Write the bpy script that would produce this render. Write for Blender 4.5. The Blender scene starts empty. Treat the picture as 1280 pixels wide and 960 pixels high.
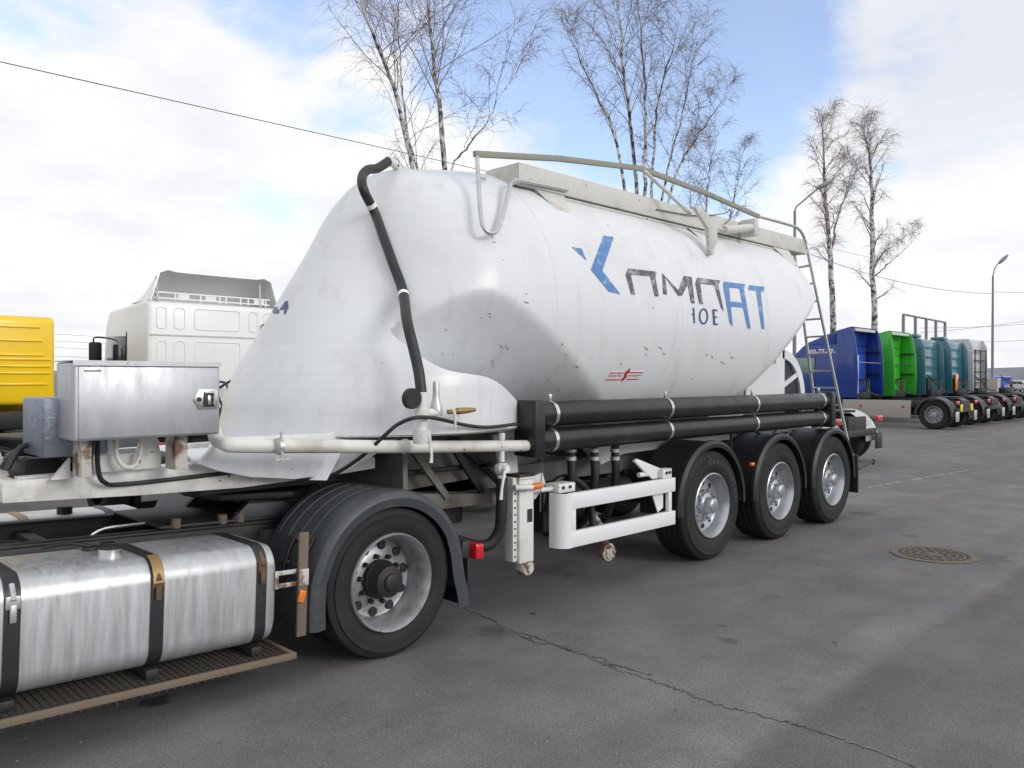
import bpy, bmesh, math, random
import numpy as np
from mathutils import Vector, Matrix
C = bpy.context.scene.collection
PI = math.pi
R = math.radians
S2 = math.sqrt(.5)
CAMH, HORIZON = 1.78, 472.0

def at(px, py, Y):
    """World point on the plane Y seen at a photo pixel (X runs along the trailer, Y away from the camera)."""
    u = (px - 640) / 1000.0
    X = Y * (1 + u) / (1 - u)
    z = (X + Y) * S2
    return Vector((X, Y, CAMH - (py - HORIZON) * z / 1000.0))

def gnd(px, py, Z=0.0):
    z = (CAMH - Z) * 1000 / (py - HORIZON)
    r = (px - 640) / 1000 * z
    return Vector(((z + r) * S2, (z - r) * S2, Z))

def far(px, py, z):
    r = (px - 640) / 1000 * z
    return Vector(((z + r) * S2, (z - r) * S2, CAMH - (py - HORIZON) * z / 1000))

# ------------------------------------------------------------------ mesh builder
class MB:
    def __init__(s):
        s.v, s.f, s.m = [], [], []
    def add(s, vs, fs, mi=0):
        b = len(s.v)
        s.v += [tuple(p) for p in vs]
        s.f += [tuple(b + i for i in f) for f in fs]
        s.m += [mi] * len(fs)
        return s
    def bm(s, bm, mi=0):
        bm.verts.index_update()
        s.add([v.co[:] for v in bm.verts], [[v.index for v in f.verts] for f in bm.faces], mi)
        bm.free()
        return s
    def box(s, x0, x1, y0, y1, z0, z1, bev=0.0, seg=2, mi=0, M=None):
        bm = bmesh.new()
        vs = [bm.verts.new(p) for p in ((x0, y0, z0), (x1, y0, z0), (x1, y1, z0), (x0, y1, z0),
                                        (x0, y0, z1), (x1, y0, z1), (x1, y1, z1), (x0, y1, z1))]
        for f in ((3, 2, 1, 0), (4, 5, 6, 7), (0, 1, 5, 4), (1, 2, 6, 5), (2, 3, 7, 6), (3, 0, 4, 7)):
            bm.faces.new([vs[i] for i in f])
        if bev > 0:
            bmesh.ops.bevel(bm, geom=bm.edges[:], offset=bev, segments=seg, affect='EDGES', profile=.5)
        if M is not None:
            bm.transform(M)
        return s.bm(bm, mi)
    def prism(s, poly, axis, a0, a1, bev=0.0, seg=2, mi=0, M=None, only=None):
        """polygon extruded along an axis: 'y' takes (x, z), 'x' takes (y, z), 'z' takes (x, y)"""
        def mk(p, a):
            return {'y': (p[0], a, p[1]), 'x': (a, p[0], p[1]), 'z': (p[0], p[1], a)}[axis]
        bm = bmesh.new()
        n = len(poly)
        lo = [bm.verts.new(mk(p, a0)) for p in poly]
        hi = [bm.verts.new(mk(p, a1)) for p in poly]
        bm.faces.new(lo[::-1]); bm.faces.new(hi)
        for i in range(n):
            j = (i + 1) % n
            bm.faces.new((lo[i], lo[j], hi[j], hi[i]))
        bmesh.ops.recalc_face_normals(bm, faces=bm.faces[:])
        if bev > 0:
            bmesh.ops.bevel(bm, geom=bm.edges[:], offset=bev, segments=seg, affect='EDGES', profile=.5)
        if M is not None:
            bm.transform(M)
        return s.bm(bm, mi)
    def tube(s, pts, r, n=10, cap=True, mi=0):
        pts = [Vector(p) for p in pts]
        k = len(pts)
        rs = r if isinstance(r, (list, tuple)) else [r] * k
        t0 = (pts[1] - pts[0]).normalized()
        a = Vector((0, 0, 1)) if abs(t0.z) < .9 else Vector((1, 0, 0))
        nrm = t0.cross(a).normalized()
        vs, fs = [], []
        for i, p in enumerate(pts):
            t = (pts[min(i + 1, k - 1)] - pts[max(i - 1, 0)])
            if t.length < 1e-9: t = t0
            t = t.normalized()
            nrm = (nrm - t * nrm.dot(t))
            nrm = nrm.normalized() if nrm.length > 1e-6 else t.orthogonal().normalized()
            b = t.cross(nrm)
            for j in range(n):
                ang = 2 * PI * j / n
                vs.append(p + (nrm * math.cos(ang) + b * math.sin(ang)) * rs[i])
        for i in range(k - 1):
            for j in range(n):
                j2 = (j + 1) % n
                fs.append((i * n + j, i * n + j2, (i + 1) * n + j2, (i + 1) * n + j))
        if cap:
            fs.append(tuple(range(n))[::-1]); fs.append(tuple((k - 1) * n + j for j in range(n)))
        return s.add(vs, fs, mi)
    def lathe(s, prof, c, axis='y', n=48, mi=0):
        """profile (radius, offset along the axis) turned about an axis through c"""
        vs, fs = [], []
        k = len(prof)
        for (r, t) in prof:
            for j in range(n):
                a = 2 * PI * j / n
                ca, sa = r * math.cos(a), r * math.sin(a)
                if axis == 'y': vs.append((c[0] + ca, c[1] + t, c[2] + sa))
                elif axis == 'x': vs.append((c[0] + t, c[1] + ca, c[2] + sa))
                else: vs.append((c[0] + ca, c[1] + sa, c[2] + t))
        for i in range(k - 1):
            for j in range(n):
                j2 = (j + 1) % n
                fs.append((i * n + j, (i + 1) * n + j, (i + 1) * n + j2, i * n + j2))
        return s.add(vs, fs, mi)
    def sheet(s, rows, thick=.006, mi=0):
        bm = bmesh.new()
        g = [[bm.verts.new(p) for p in row] for row in rows]
        for i in range(len(g) - 1):
            for j in range(len(g[0]) - 1):
                bm.faces.new((g[i][j], g[i][j + 1], g[i + 1][j + 1], g[i + 1][j]))
        bmesh.ops.recalc_face_normals(bm, faces=bm.faces[:])
        if thick:
            bmesh.ops.solidify(bm, geom=bm.faces[:], thickness=thick)
        return s.bm(bm, mi)
    def build(s, name, mat, parent=None, smooth=35):
        me = bpy.data.meshes.new(name)
        me.from_pydata(s.v, [], s.f)
        mats = mat if isinstance(mat, (list, tuple)) else [mat]
        for m in mats: me.materials.append(m)
        if len(mats) > 1: me.polygons.foreach_set('material_index', s.m)
        if smooth:
            me.polygons.foreach_set('use_smooth', [True] * len(me.polygons))
            me.set_sharp_from_angle(angle=R(smooth))
        me.update()
        o = bpy.data.objects.new(name, me)
        C.objects.link(o)
        if parent is not None: put(o, parent)
        return o

def put(o, parent):
    o.parent = parent
    if parent.type == 'EMPTY':
        o.matrix_parent_inverse = Matrix.Translation(-Vector(parent.location))

def thing(name, label, cat, loc=(0, 0, 0), group=None):
    o = bpy.data.objects.new(name, None)
    C.objects.link(o)
    o.location = loc
    o.empty_display_size = .3
    return tag(o, label, cat, group)

def tag(o, label, cat, group=None):
    o['label'] = label; o['category'] = cat
    if group: o['group'] = group
    return o

def kind(o, k):
    o['kind'] = k
    return o

def copy_tree(o, parent=None):
    c = o.copy(); C.objects.link(c)
    if parent is not None: c.parent = parent
    for ch in list(o.children): copy_tree(ch, c)
    return c

def text_mesh(body, size, bold=0.0, extrude=.001):
    cu = bpy.data.curves.new('text', 'FONT')
    cu.body = body; cu.size = size; cu.extrude = extrude; cu.offset = bold
    cu.align_x = 'CENTER'; cu.align_y = 'CENTER'; cu.resolution_u = 3
    ob = bpy.data.objects.new('text', cu); C.objects.link(ob)
    dg = bpy.context.evaluated_depsgraph_get()
    me = bpy.data.meshes.new_from_object(ob.evaluated_get(dg))
    vs = [v.co.copy() for v in me.vertices]; fs = [tuple(p.vertices) for p in me.polygons]
    bpy.data.objects.remove(ob); bpy.data.curves.remove(cu); bpy.data.meshes.remove(me)
    return vs, fs

# ------------------------------------------------------------------ materials
def mat(name, col, rough=.5, metal=0.0, dirt=None, dscale=3.0, dlo=.55, dhi=.75, damt=.6, var=.0, vscale=6.0,
        stretch=(1, 1, 1), bump=0.0, bscale=40.0, coat=0.0, spots=None, spscale=9.0, spthr=.72, rvar=0.0, emit=0.0, alpha=None, spec=.5, streak=None, coatr=.08):
    m = bpy.data.materials.new(name); m.use_nodes = True
    nt = m.node_tree; N, L = nt.nodes, nt.links
    b = N['Principled BSDF']
    b.inputs['Roughness'].default_value = rough; b.inputs['Metallic'].default_value = metal
    b.inputs['Coat Weight'].default_value = coat; b.inputs['Coat Roughness'].default_value = coatr
    b.inputs['Specular IOR Level'].default_value = spec
    tc = N.new('ShaderNodeTexCoord'); mp = N.new('ShaderNodeMapping')
    mp.inputs['Scale'].default_value = stretch
    L.new(tc.outputs['Object'], mp.inputs['Vector'])
    def noise(sc, det=6, rg=.6, off=0):
        n = N.new('ShaderNodeTexNoise'); n.inputs['Scale'].default_value = sc
        n.inputs['Detail'].default_value = det; n.inputs['Roughness'].default_value = rg
        if off:
            a = N.new('ShaderNodeVectorMath'); a.operation = 'ADD'; a.inputs[1].default_value = (off, off * .7, off * 1.3)
            L.new(mp.outputs['Vector'], a.inputs[0]); L.new(a.outputs[0], n.inputs['Vector'])
        else:
            L.new(mp.outputs['Vector'], n.inputs['Vector'])
        return n.outputs['Fac']
    def ramp(src, lo, hi, a=0., z=1.):
        r = N.new('ShaderNodeMapRange'); r.inputs['From Min'].default_value = lo; r.inputs['From Max'].default_value = hi
        r.inputs['To Min'].default_value = a; r.inputs['To Max'].default_value = z
        L.new(src, r.inputs['Value']); return r.outputs['Result']
    def mix(fac, a, c):
        x = N.new('ShaderNodeMix'); x.data_type = 'RGBA'
        L.new(fac, x.inputs[0])
        for i, q in ((6, a), (7, c)):
            if isinstance(q, (tuple, list)): x.inputs[i].default_value = (*q[:3], 1)
            else: L.new(q, x.inputs[i])
        return x.outputs[2]
    cur = col
    if var:
        cur = mix(ramp(noise(vscale, 5, .6, 3.1), .3, .7), tuple(c * (1 - var) for c in col), tuple(min(1, c * (1 + var)) for c in col))
    if dirt:
        cur = mix(ramp(noise(dscale, 8, .65), dlo, dhi, 0, damt), cur, dirt)
    if streak:
        mp2 = N.new('ShaderNodeMapping'); mp2.inputs['Scale'].default_value = streak[4]
        L.new(tc.outputs['Object'], mp2.inputs['Vector'])
        n2 = N.new('ShaderNodeTexNoise'); n2.inputs['Scale'].default_value = 1; n2.inputs['Detail'].default_value = 7; n2.inputs['Roughness'].default_value = .62
        L.new(mp2.outputs[0], n2.inputs['Vector'])
        cur = mix(ramp(n2.outputs['Fac'], streak[1], streak[2], 0, streak[3]), cur, streak[0])
    if spots:
        cur = mix(ramp(noise(spscale, 3, .5, 11.7), spthr, spthr + .02), cur, spots)
    if isinstance(cur, tuple): b.inputs['Base Color'].default_value = (*cur, 1)
    else: L.new(cur, b.inputs['Base Color'])
    if rvar:
        L.new(ramp(noise(vscale * 1.7, 5, .6, 7.7), .3, .7, max(0, rough - rvar), min(1, rough + rvar)), b.inputs['Roughness'])
    if bump:
        bp = N.new('ShaderNodeBump'); bp.inputs['Strength'].default_value = bump; bp.inputs['Distance'].default_value = .004
        L.new(noise(bscale, 4, .6, 1.3), bp.inputs['Height']); L.new(bp.outputs['Normal'], b.inputs['Normal'])
    if emit:
        b.inputs['Emission Color'].default_value = (*col, 1); b.inputs['Emission Strength'].default_value = emit
    return m

M = {}
RUST = (.16, .075, .03)
M['white'] = mat('white_paint', (.685, .705, .73), .42, dirt=(.38, .37, .36), dscale=1.6, dlo=.50, dhi=.80, damt=.32, coat=.22, coatr=.22, spots=(.2, .15, .11), spscale=16, spthr=.745, rvar=.10, bump=.05, bscale=5, streak=((.36, .34, .31), .56, .74, .34, (5.5, 3.0, .55)))
M['tyretext'] = mat('raised_tyre_lettering', (.055, .053, .05), .6)
M['scuff'] = mat('scuffed_paint', (.33, .31, .30), .6)
M['cream'] = mat('old_white_paint', (.68, .67, .63), .5, dirt=(.22, .19, .14), dscale=3.5, dlo=.5, dhi=.75, damt=.6, spots=RUST, spscale=14, spthr=.70, bump=.08)
M['worn'] = mat('worn_white_paint', (.70, .70, .68), .45, dirt=(.25, .2, .15), dscale=4, dlo=.5, dhi=.72, damt=.6, spots=(.07, .06, .05), spscale=20, spthr=.71, bump=.08)
M['dusty'] = mat('dusty_white_paint', (.50, .49, .46), .6, dirt=(.18, .16, .13), dscale=2.2, dlo=.42, dhi=.7, damt=.7, spots=RUST, spscale=12, spthr=.72)
M['guard'] = mat('guard_white_paint', (.74, .75, .77), .35, dirt=(.5, .48, .44), dscale=5, dlo=.62, dhi=.85, damt=.4, coat=.2)
M['walk'] = mat('grey_white_walkway', (.58, .575, .54), .55, dirt=(.25, .23, .18), dscale=4.5, dlo=.48, dhi=.78, damt=.5, bump=.1, spots=(.14, .09, .05), spscale=22, spthr=.7)
M['galv'] = mat('galvanised_steel', (.55, .56, .56), .42, .75, dirt=(.25, .24, .2), dscale=8, damt=.5, var=.12, vscale=20)
M['rubber'] = mat('tyre_rubber', (.014, .014, .014), .72, dirt=(.04, .038, .036), dscale=3.5, dlo=.45, dhi=.8, damt=.5, bump=.12, bscale=90, spec=.35)
M['hose'] = mat('black_rubber_hose', (.018, .018, .019), .5, dirt=(.07, .065, .06), dscale=9, damt=.4, bump=.05, bscale=60)
M['pipeblk'] = mat('black_plastic_pipe', (.012, .013, .016), .34, dirt=(.06, .058, .056), dscale=5, dlo=.5, dhi=.8, damt=.4, rvar=.1, bump=.04, bscale=50)
M['plastic'] = mat('black_mudguard_plastic', (.012, .013, .014), .46, dirt=(.05, .047, .043), dscale=3, dlo=.48, dhi=.8, damt=.4, bump=.06, bscale=120)
M['greyplast'] = mat('grey_mudguard_plastic', (.043, .049, .058), .5, dirt=(.14, .135, .125), dscale=3.2, dlo=.5, dhi=.8, damt=.45, bump=.05, bscale=150)
M['rim'] = mat('silver_wheel_paint', (.44, .46, .49), .33, .7, dirt=(.2, .18, .15), dscale=9, dlo=.55, dhi=.78, damt=.55)
M['rimold'] = mat('scuffed_silver_wheel', (.36, .37, .39), .42, .55, dirt=(.15, .12, .09), dscale=9, dlo=.46, dhi=.72, damt=.7, spots=RUST, spscale=22, spthr=.68)
M['hub'] = mat('dark_greasy_hub', (.022, .02, .018), .55, .2, dirt=(.09, .07, .05), dscale=14, damt=.6)
M['alu'] = mat('aluminium_sheet', (.50, .515, .54), .48, .75, dirt=(.33, .32, .30), dscale=2.5, dlo=.5, dhi=.8, damt=.4, var=.08, vscale=9, stretch=(1, 1, .35), rvar=.1, spots=(.2, .2, .2), spscale=24, spthr=.745)
M['alutank'] = mat('streaked_aluminium_tank', (.56, .58, .61), .42, .62, dirt=(.38, .37, .34), dscale=5.5, dlo=.42, dhi=.7, damt=.6, var=.10, vscale=11, stretch=(2.3, 1, .2), rvar=.14, bump=.03, bscale=14)
M['checker'] = mat('embossed_aluminium', (.24, .27, .33), .42, .7, dirt=(.14, .14, .15), dscale=7, damt=.55, var=.2, vscale=16, bump=1.0, bscale=34)
M['steel'] = mat('dark_chassis_steel', (.022, .023, .026), .55, .1, dirt=(.10, .085, .066), dscale=4.5, dlo=.48, dhi=.76, damt=.55, bump=.1, bscale=60)
M['strap'] = mat('black_strap', (.016, .017, .021), .45, dirt=(.08, .07, .06), dscale=10, damt=.5)
M['rust'] = mat('rusty_steel', (.15, .085, .045), .8, dirt=(.05, .03, .022), dscale=11, dlo=.4, dhi=.7, damt=.7, var=.3, vscale=20, bump=.4, bscale=60)
M['rustwhite'] = mat('flaking_white_paint', (.52, .50, .45), .6, dirt=(.14, .07, .035), dscale=9, dlo=.47, dhi=.56, damt=.95, bump=.3, bscale=50)
M['wood'] = mat('weathered_rusty_bar', (.16, .125, .09), .8, dirt=(.1, .06, .03), dscale=9, damt=.6, stretch=(1, 1, .3))
M['blueletter'] = mat('blue_vinyl_letter', (.065, .20, .47), .4, dirt=(.55, .60, .68), dscale=15, dlo=.52, dhi=.66, damt=.55)
M['greyletter'] = mat('grey_vinyl_letter', (.07, .075, .09), .4, dirt=(.6, .61, .63), dscale=15, dlo=.50, dhi=.64, damt=.6)
M['redletter'] = mat('red_vinyl_letter', (.50, .02, .03), .4)
M['whiteletter'] = mat('white_vinyl', (.85, .85, .85), .4)
M['ghost'] = mat('faint_sticker', (.62, .66, .72), .35)
M['inkblue'] = mat('dark_blue_letter', (.02, .05, .18), .4)
M['red'] = mat('red_lamp_lens', (.55, .012, .02), .18, coat=.6)
M['orange'] = mat('orange_lamp_lens', (.75, .19, .015), .25, coat=.5, dirt=(.2, .1, .04), dscale=20, damt=.5)
M['chrome'] = mat('bright_metal', (.7, .7, .7), .25, .9, dirt=(.3, .28, .25), dscale=20, damt=.4)
M['brass'] = mat('tarnished_brass', (.32, .22, .10), .5, .6, dirt=(.15, .08, .05), dscale=20, damt=.6)
M['black'] = mat('matt_black', (.012, .012, .013), .6)
M['glass'] = mat('cab_window_glass', (.035, .05, .05), .08, coat=.3)
M['glassgreen'] = mat('green_tinted_glass', (.20, .30, .27), .08, coat=.3)
M['yellowtag'] = mat('yellow_plate', (.75, .62, .03), .45)
M['yellowpaint'] = mat('yellow_cab_paint', (.88, .58, .008), .3, coat=.4, dirt=(.3, .2, .03), dscale=2, dlo=.62, dhi=.9, damt=.3)
M['whitecab'] = mat('white_cab_paint', (.82, .83, .82), .3, coat=.3, dirt=(.5, .49, .45), dscale=2, dlo=.56, dhi=.88, damt=.4)
M['bluepaint'] = mat('blue_cab_paint', (.010, .045, .26), .28, coat=.5, dirt=(.08, .10, .2), dscale=2, damt=.3)
M['bluebright'] = mat('bright_blue_paint', (.022, .075, .44), .3, coat=.5)
M['greenpaint'] = mat('green_cab_paint', (.045, .42, .03), .3, coat=.4)
M['greenlight'] = mat('light_green_paint', (.09, .55, .06), .3, coat=.4)
M['tealpaint'] = mat('teal_cab_paint', (.035, .15, .20), .3, coat=.5, dirt=(.1, .2, .24), dscale=3, damt=.4)
M['greycab'] = mat('light_grey_cab_paint', (.50, .52, .53), .35, coat=.3, dirt=(.3, .3, .28), dscale=3, damt=.4)
M['skirt'] = mat('beige_side_skirt', (.36, .34, .31), .5, dirt=(.2, .18, .15), dscale=3, damt=.4)
M['silver'] = mat('silver_car_paint', (.42, .43, .45), .3, .5, coat=.4)
M['lampgrey'] = mat('lamp_post_grey', (.24, .25, .29), .5, .3)
M['cable'] = mat('cable_grey', (.09, .09, .10), .6)
M['castiron'] = mat('rusty_cast_iron', (.15, .118, .09), .8, dirt=(.07, .05, .035), dscale=25, damt=.6, bump=.3, bscale=70)
M['twig'] = mat('birch_twig', (.25, .20, .19), .85)
M['railm'] = mat('weathered_rail', (.27, .26, .215), .6, dirt=(.12, .10, .07), dscale=7, damt=.6)
M['grimeshade'] = mat('grimy_shaded_grey_paint', (.19, .185, .175), .65, dirt=(.10, .085, .065), dscale=2.4, dlo=.40, dhi=.68, damt=.75, spots=RUST, spscale=12, spthr=.70)  # grimy paint, darkened further to hold the shadow on the bulkhead
M['gratm'] = mat('dark_grating', (.035, .03, .026), .7, dirt=(.10, .07, .045), dscale=14, damt=.6)
M['redpaint'] = mat('dark_red_marker', (.22, .02, .03), .4)
# ------------------------------------------------------------------ silo tank surface
YC, ZC, RT = 5.37, 2.33, 1.25
def smax(a, b, k):
    h = np.clip(.5 + .5 * (a - b) / k, 0, 1)
    return b + (a - b) * h + k * h * (1 - h)
def smin(a, b, k): return -smax(-a, -b, k)
def lut(x, pts):
    xs, ys = zip(*pts)
    return np.interp(x, xs, ys)
def slut(x, pts):
    """smooth table: average of shifted lookups"""
    return (lut(x - .12, pts) + lut(x - .06, pts) + lut(x, pts) + lut(x + .06, pts) + lut(x + .12, pts)) / 5
ARCH = [(2.9, 1.70), (3.2, 1.98), (3.39, 2.133), (3.49, 2.21), (3.63, 2.315), (3.75, 2.378), (3.86, 2.405), (3.95, 2.405), (4.054, 2.388), (4.2, 2.328), (4.36, 2.24), (4.54, 2.142), (4.695, 2.043), (4.87, 1.934), (5.05, 1.826), (5.236, 1.713), (5.41, 1.608), (5.8, 1.37), (6.1, 1.2), (14, 1.15)]
SKIRT = [(2.6, 6.0), (2.9, 4.2), (3.05, 3.2), (3.15, 2.6), (3.25, 2.2), (3.36, 1.955), (3.45, 1.85), (3.6, 1.815), (3.8, 1.80), (4.0, 1.765), (4.26, 1.65), (4.44, 1.56), (4.72, 1.37), (5.2, .95), (14, .5)]
NOSE = [(0.9, 2.33), (1.12, 2.46), (1.25, 2.555), (1.4, 2.635), (1.55, 2.665), (1.7, 2.7), (1.85, 2.795), (2.0, 2.86), (2.2, 2.955), (2.4, 3.065), (2.6, 3.185), (2.8, 3.3), (3.0, 3.415), (3.15, 3.51), (3.25, 3.59), (3.35, 3.685), (3.45, 3.78), (3.6, 4.1), (3.8, 4.6)]
WIDE = [(.9, 1.25), (1.85, 1.25), (1.95, 1.19), (2.1, 1.03), (2.3, .90), (2.6, .79), (2.9, .67), (3.2, .51), (3.4, .36), (3.55, .2), (3.7, .05)]
ALEN = [(.9, 1.1), (1.4, 1.1), (2.0, 1.0), (2.6, .85), (3.0, .7), (3.5, .5)]
def cyl_f(X, Y, Z):
    y = np.abs(Y - YC)
    taper = RT - (.17 + .15 * np.clip((Z - 2.7) / .7, 0, 1)) * np.clip((4.9 - X) / 1.6, 0, 1) ** 2
    zc = ZC - .02 * np.clip((4.9 - X) / 1.6, 0, 1) ** 2
    cyl = np.sqrt(y * y + (Z - zc) ** 2) - taper
    front = -.92 * (X - 3.22) + .394 * (Z - 2.3) + .30 * y * y
    cyl = smax(cyl, front, .30)
    yy = np.clip(1 - (y / 1.25) ** 2, 0, 1)
    rear_low = .576 * (X - 9.46) - .817 * (Z - 2.78) - .22 * yy
    rho = np.clip(1 - (y * y + (Z - ZC) ** 2) / 1.5625, 0, 1)
    dome = (X - 9.36 - .5 * np.sqrt(rho)) * .8
    cyl = smax(smax(cyl, dome, .18), rear_low, .10)
    cyl = smax(cyl, cyl + .54 * (slut(X, ARCH) - Z), .020)
    cyl = smax(cyl, .80 - Z, .02)
    xn, w, a = slut(Z, NOSE), slut(Z, WIDE), lut(Z, ALEN)
    t = np.clip((X - xn) / a, 0, 1)
    up = np.where(X < xn, np.maximum(.6 * (xn - X) + y * .5, .02), y - w * np.sqrt(np.clip(1 - (1 - t) ** 2, 0, 1))) * .75
    up = smax(up, (Z - lut(X, [(3.3, 3.24), (3.6, 3.33), (3.9, 3.40), (4.3, 3.47)])) * .8, .08)
    up = np.maximum(np.maximum(up, 1.86 - Z), X - lut(Z, [(1.86, 3.40), (1.955, 3.33), (2.05, 3.30), (2.15, 3.36), (2.21, 3.42), (2.32, 3.56), (2.4, 3.72), (2.5, 3.9)]))
    return smin(cyl, up, lut(Z, [(1.9, .012), (2.1, .05), (2.3, .09), (2.6, .10), (3.0, .17), (3.3, .16)]))

def hood_f(X, Y, Z):
    y = np.abs(Y - YC) / (1 - .20 * np.clip((X - 3.75) / .75, 0, 1) ** 1.5)
    xn, w, a = slut(Z, NOSE), slut(Z, WIDE), lut(Z, ALEN)
    t = np.clip((X - xn) / a, 0, 1)
    plan = np.where(X < xn, np.maximum(.6 * (xn - X) + y * .5, .02), y - w * np.sqrt(np.clip(1 - (1 - t) ** 2, 0, 1))) * .75
    hood = np.maximum(plan, (Z - slut(X, SKIRT)) * .75)
    return np.maximum(np.maximum(hood, lut(X, [(2.45, 1.12), (2.62, 1.39), (14, 1.37)]) - Z), X - 4.85)

def tank_f(X, Y, Z): return np.minimum(cyl_f(X, Y, Z), hood_f(X, Y, Z))

def hood_mesh(mb):
    """hood over the gooseneck: plan curves stacked in height, the skirt ending on a drawn curve, with a ledge turned inwards"""
    zs = np.concatenate([np.linspace(1.12, 1.39, 8), np.linspace(1.395, 2.14, 70)])
    sx = np.linspace(2.0, 5.0, 600); sz = slut(sx, SKIRT)
    rows = []
    for Z in zs:
        xn, w, a = float(slut(Z, NOSE)), float(slut(Z, WIDE)), float(lut(Z, ALEN))
        xe = float(np.interp(-Z, -sz, sx))
        if Z < 1.39: xe = xn + a * .30
        xe = max(xe, xn + a * .3)
        row = []
        for k in range(-70, 71):
            s = abs(k) / 70
            if s < .72 or Z < 1.39:
                ss = s / .72 if Z >= 1.39 else s
                te = min(1.0, (xe - xn) / a) if xe < xn + a else 1.0
                ang = ss * math.acos(1 - te)
                x = xn + a * (1 - math.cos(ang)); y = w * math.sin(ang)
            else:
                x0 = xn + a * min(1.0, (xe - xn) / a)
                x = x0 + (max(xe, x0) - x0) * (s - .72) / .28
                y = w * math.sin(math.acos(1 - min(1.0, (x0 - xn) / a)))
            row.append((x, YC + (y if k > 0 else -y), Z))
        row = [(x + .25, YC - max(.05, abs(y - YC) - .45), z - .03) if False else (x, y, z) for x, y, z in row]
        off = float(np.interp(Z, [1.86, 1.98, 2.14], [.004, .003, -.014]))
        row = [(x - off, YC + (y - YC) * (1 + off / 1.25) * (1 - .20 * max(0, min(1, (x - 3.75) / .75)) ** 1.5), z) for x, y, z in row]
        # ledge
        e0, e1 = row[0], row[-1]
        row = [(e0[0], e0[1] + .55, e0[2] - .04), (e0[0], e0[1] + .02, e0[2] + .002)] + row + [(e1[0], e1[1] - .02, e1[2] + .002), (e1[0], e1[1] - .55, e1[2] - .04)]
        rows.append(row)
    n = len(rows[0]); vs = [p for r in rows for p in r]; fs = []
    for i in range(len(rows) - 1):
        for j in range(n - 1):
            fs.append((i * n + j, i * n + j + 1, (i + 1) * n + j + 1, (i + 1) * n + j))
    mb.add(vs, fs)
    return mb

def tank_cast(P, D, rmax=3.0, step=.03):
    """outermost crossing along rays P + r D, from outside in"""
    r = np.full(len(P), rmax); found = np.zeros(len(P), bool); hi = r.copy()
    for k in range(int(rmax / step)):
        rr = rmax - k * step
        idx = np.where(~found)[0]
        if not len(idx): break
        q = P[idx] + D[idx] * rr
        ins = cyl_f(q[:, 0], q[:, 1], q[:, 2]) < 0
        r[idx[ins]] = rr; hi[idx[ins]] = rr + step; found[idx[ins]] = True
    lo = r.copy()
    for _ in range(14):
        md = (lo + hi) / 2
        q = P + D * md[:, None]
        ins = cyl_f(q[:, 0], q[:, 1], q[:, 2]) < 0
        lo = np.where(ins, md, lo); hi = np.where(ins, hi, md)
    return lo

def tank_y(X, Z, off=.0):
    """near-side Y of the tank at (X, Z)"""
    X = np.atleast_1d(np.asarray(X, float)); Z = np.atleast_1d(np.asarray(Z, float))
    y = np.full(len(X), np.nan)
    ys = np.arange(3.95, 5.4, .01)
    for yy in ys:
        m = np.isnan(y)
        ins = tank_f(X[m], np.full(m.sum(), yy), Z[m]) < 0
        t = y[m]; t[ins] = yy; y[m] = t
    y = np.where(np.isnan(y), 5.4, y)
    lo, hi = y - .01, y.copy()
    for _ in range(10):
        md = (lo + hi) / 2
        ins = tank_f(X, md, Z) < 0
        hi = np.where(ins, md, hi); lo = np.where(ins, lo, md)
    return lo - off

def tank_px(pix):
    """photo pixels -> points on the tank skin"""
    pix = np.asarray(pix, float)
    u = (pix[:, 0] - 640) / 1000; v = -(pix[:, 1] - HORIZON) / 1000
    D = np.stack([(1 + u) * S2, (1 - u) * S2, v], 1)
    t = np.full(len(D), np.nan)
    for tt in np.arange(4.5, 14, .012):
        m = np.isnan(t)
        if not m.any(): break
        q = D[m] * tt
        ins = tank_f(q[:, 0], q[:, 1], q[:, 2] + CAMH) < 0
        z = t[m]; z[ins] = tt; t[m] = z
    lo, hi = t - .012, t.copy()
    for _ in range(10):
        md = (lo + hi) / 2
        q = D * md[:, None]
        ins = tank_f(q[:, 0], q[:, 1], q[:, 2] + CAMH) < 0
        hi = np.where(ins, md, hi); lo = np.where(ins, lo, md)
    q = D * lo[:, None]; q[:, 2] += CAMH
    return q

def tank_grid():
    nt = 260
    th = np.linspace(0, 2 * PI, nt, endpoint=False)
    cy, cz = np.cos(th), np.sin(th)
    P, D = [], []
    p0, p1 = np.array([3.95, YC, 2.25]), np.array([8.3, YC, 2.6])
    for ph in np.linspace(.02, PI / 2, 110):
        P.append(np.tile(p0, (nt, 1)))
        D.append(np.stack([np.full(nt, -math.cos(ph)), math.sin(ph) * cy, math.sin(ph) * cz], 1))
    for s in np.linspace(0, 1, 170)[1:]:
        P.append(np.tile(p0 + (p1 - p0) * s, (nt, 1)))
        D.append(np.stack([np.zeros(nt), cy, cz], 1))
    for ph in np.linspace(PI / 2, .02, 70)[1:]:
        P.append(np.tile(p1, (nt, 1)))
        D.append(np.stack([np.full(nt, math.cos(ph)), math.sin(ph) * cy, math.sin(ph) * cz], 1))
    n = len(P)
    P = np.concatenate(P); D = np.concatenate(D)
    r = tank_cast(P, D)
    V = P + D * r[:, None]
    F = []
    for i in range(n - 1):
        for j in range(nt):
            j2 = (j + 1) % nt
            F.append((i * nt + j, i * nt + j2, (i + 1) * nt + j2, (i + 1) * nt + j))
    F.append(tuple(range(nt))[::-1]); F.append(tuple((n - 1) * nt + j for j in range(nt)))
    return V, F
CLOUD, SKYGAIN, BACKDIM = 8.5, 2.2, 1.0
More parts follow.
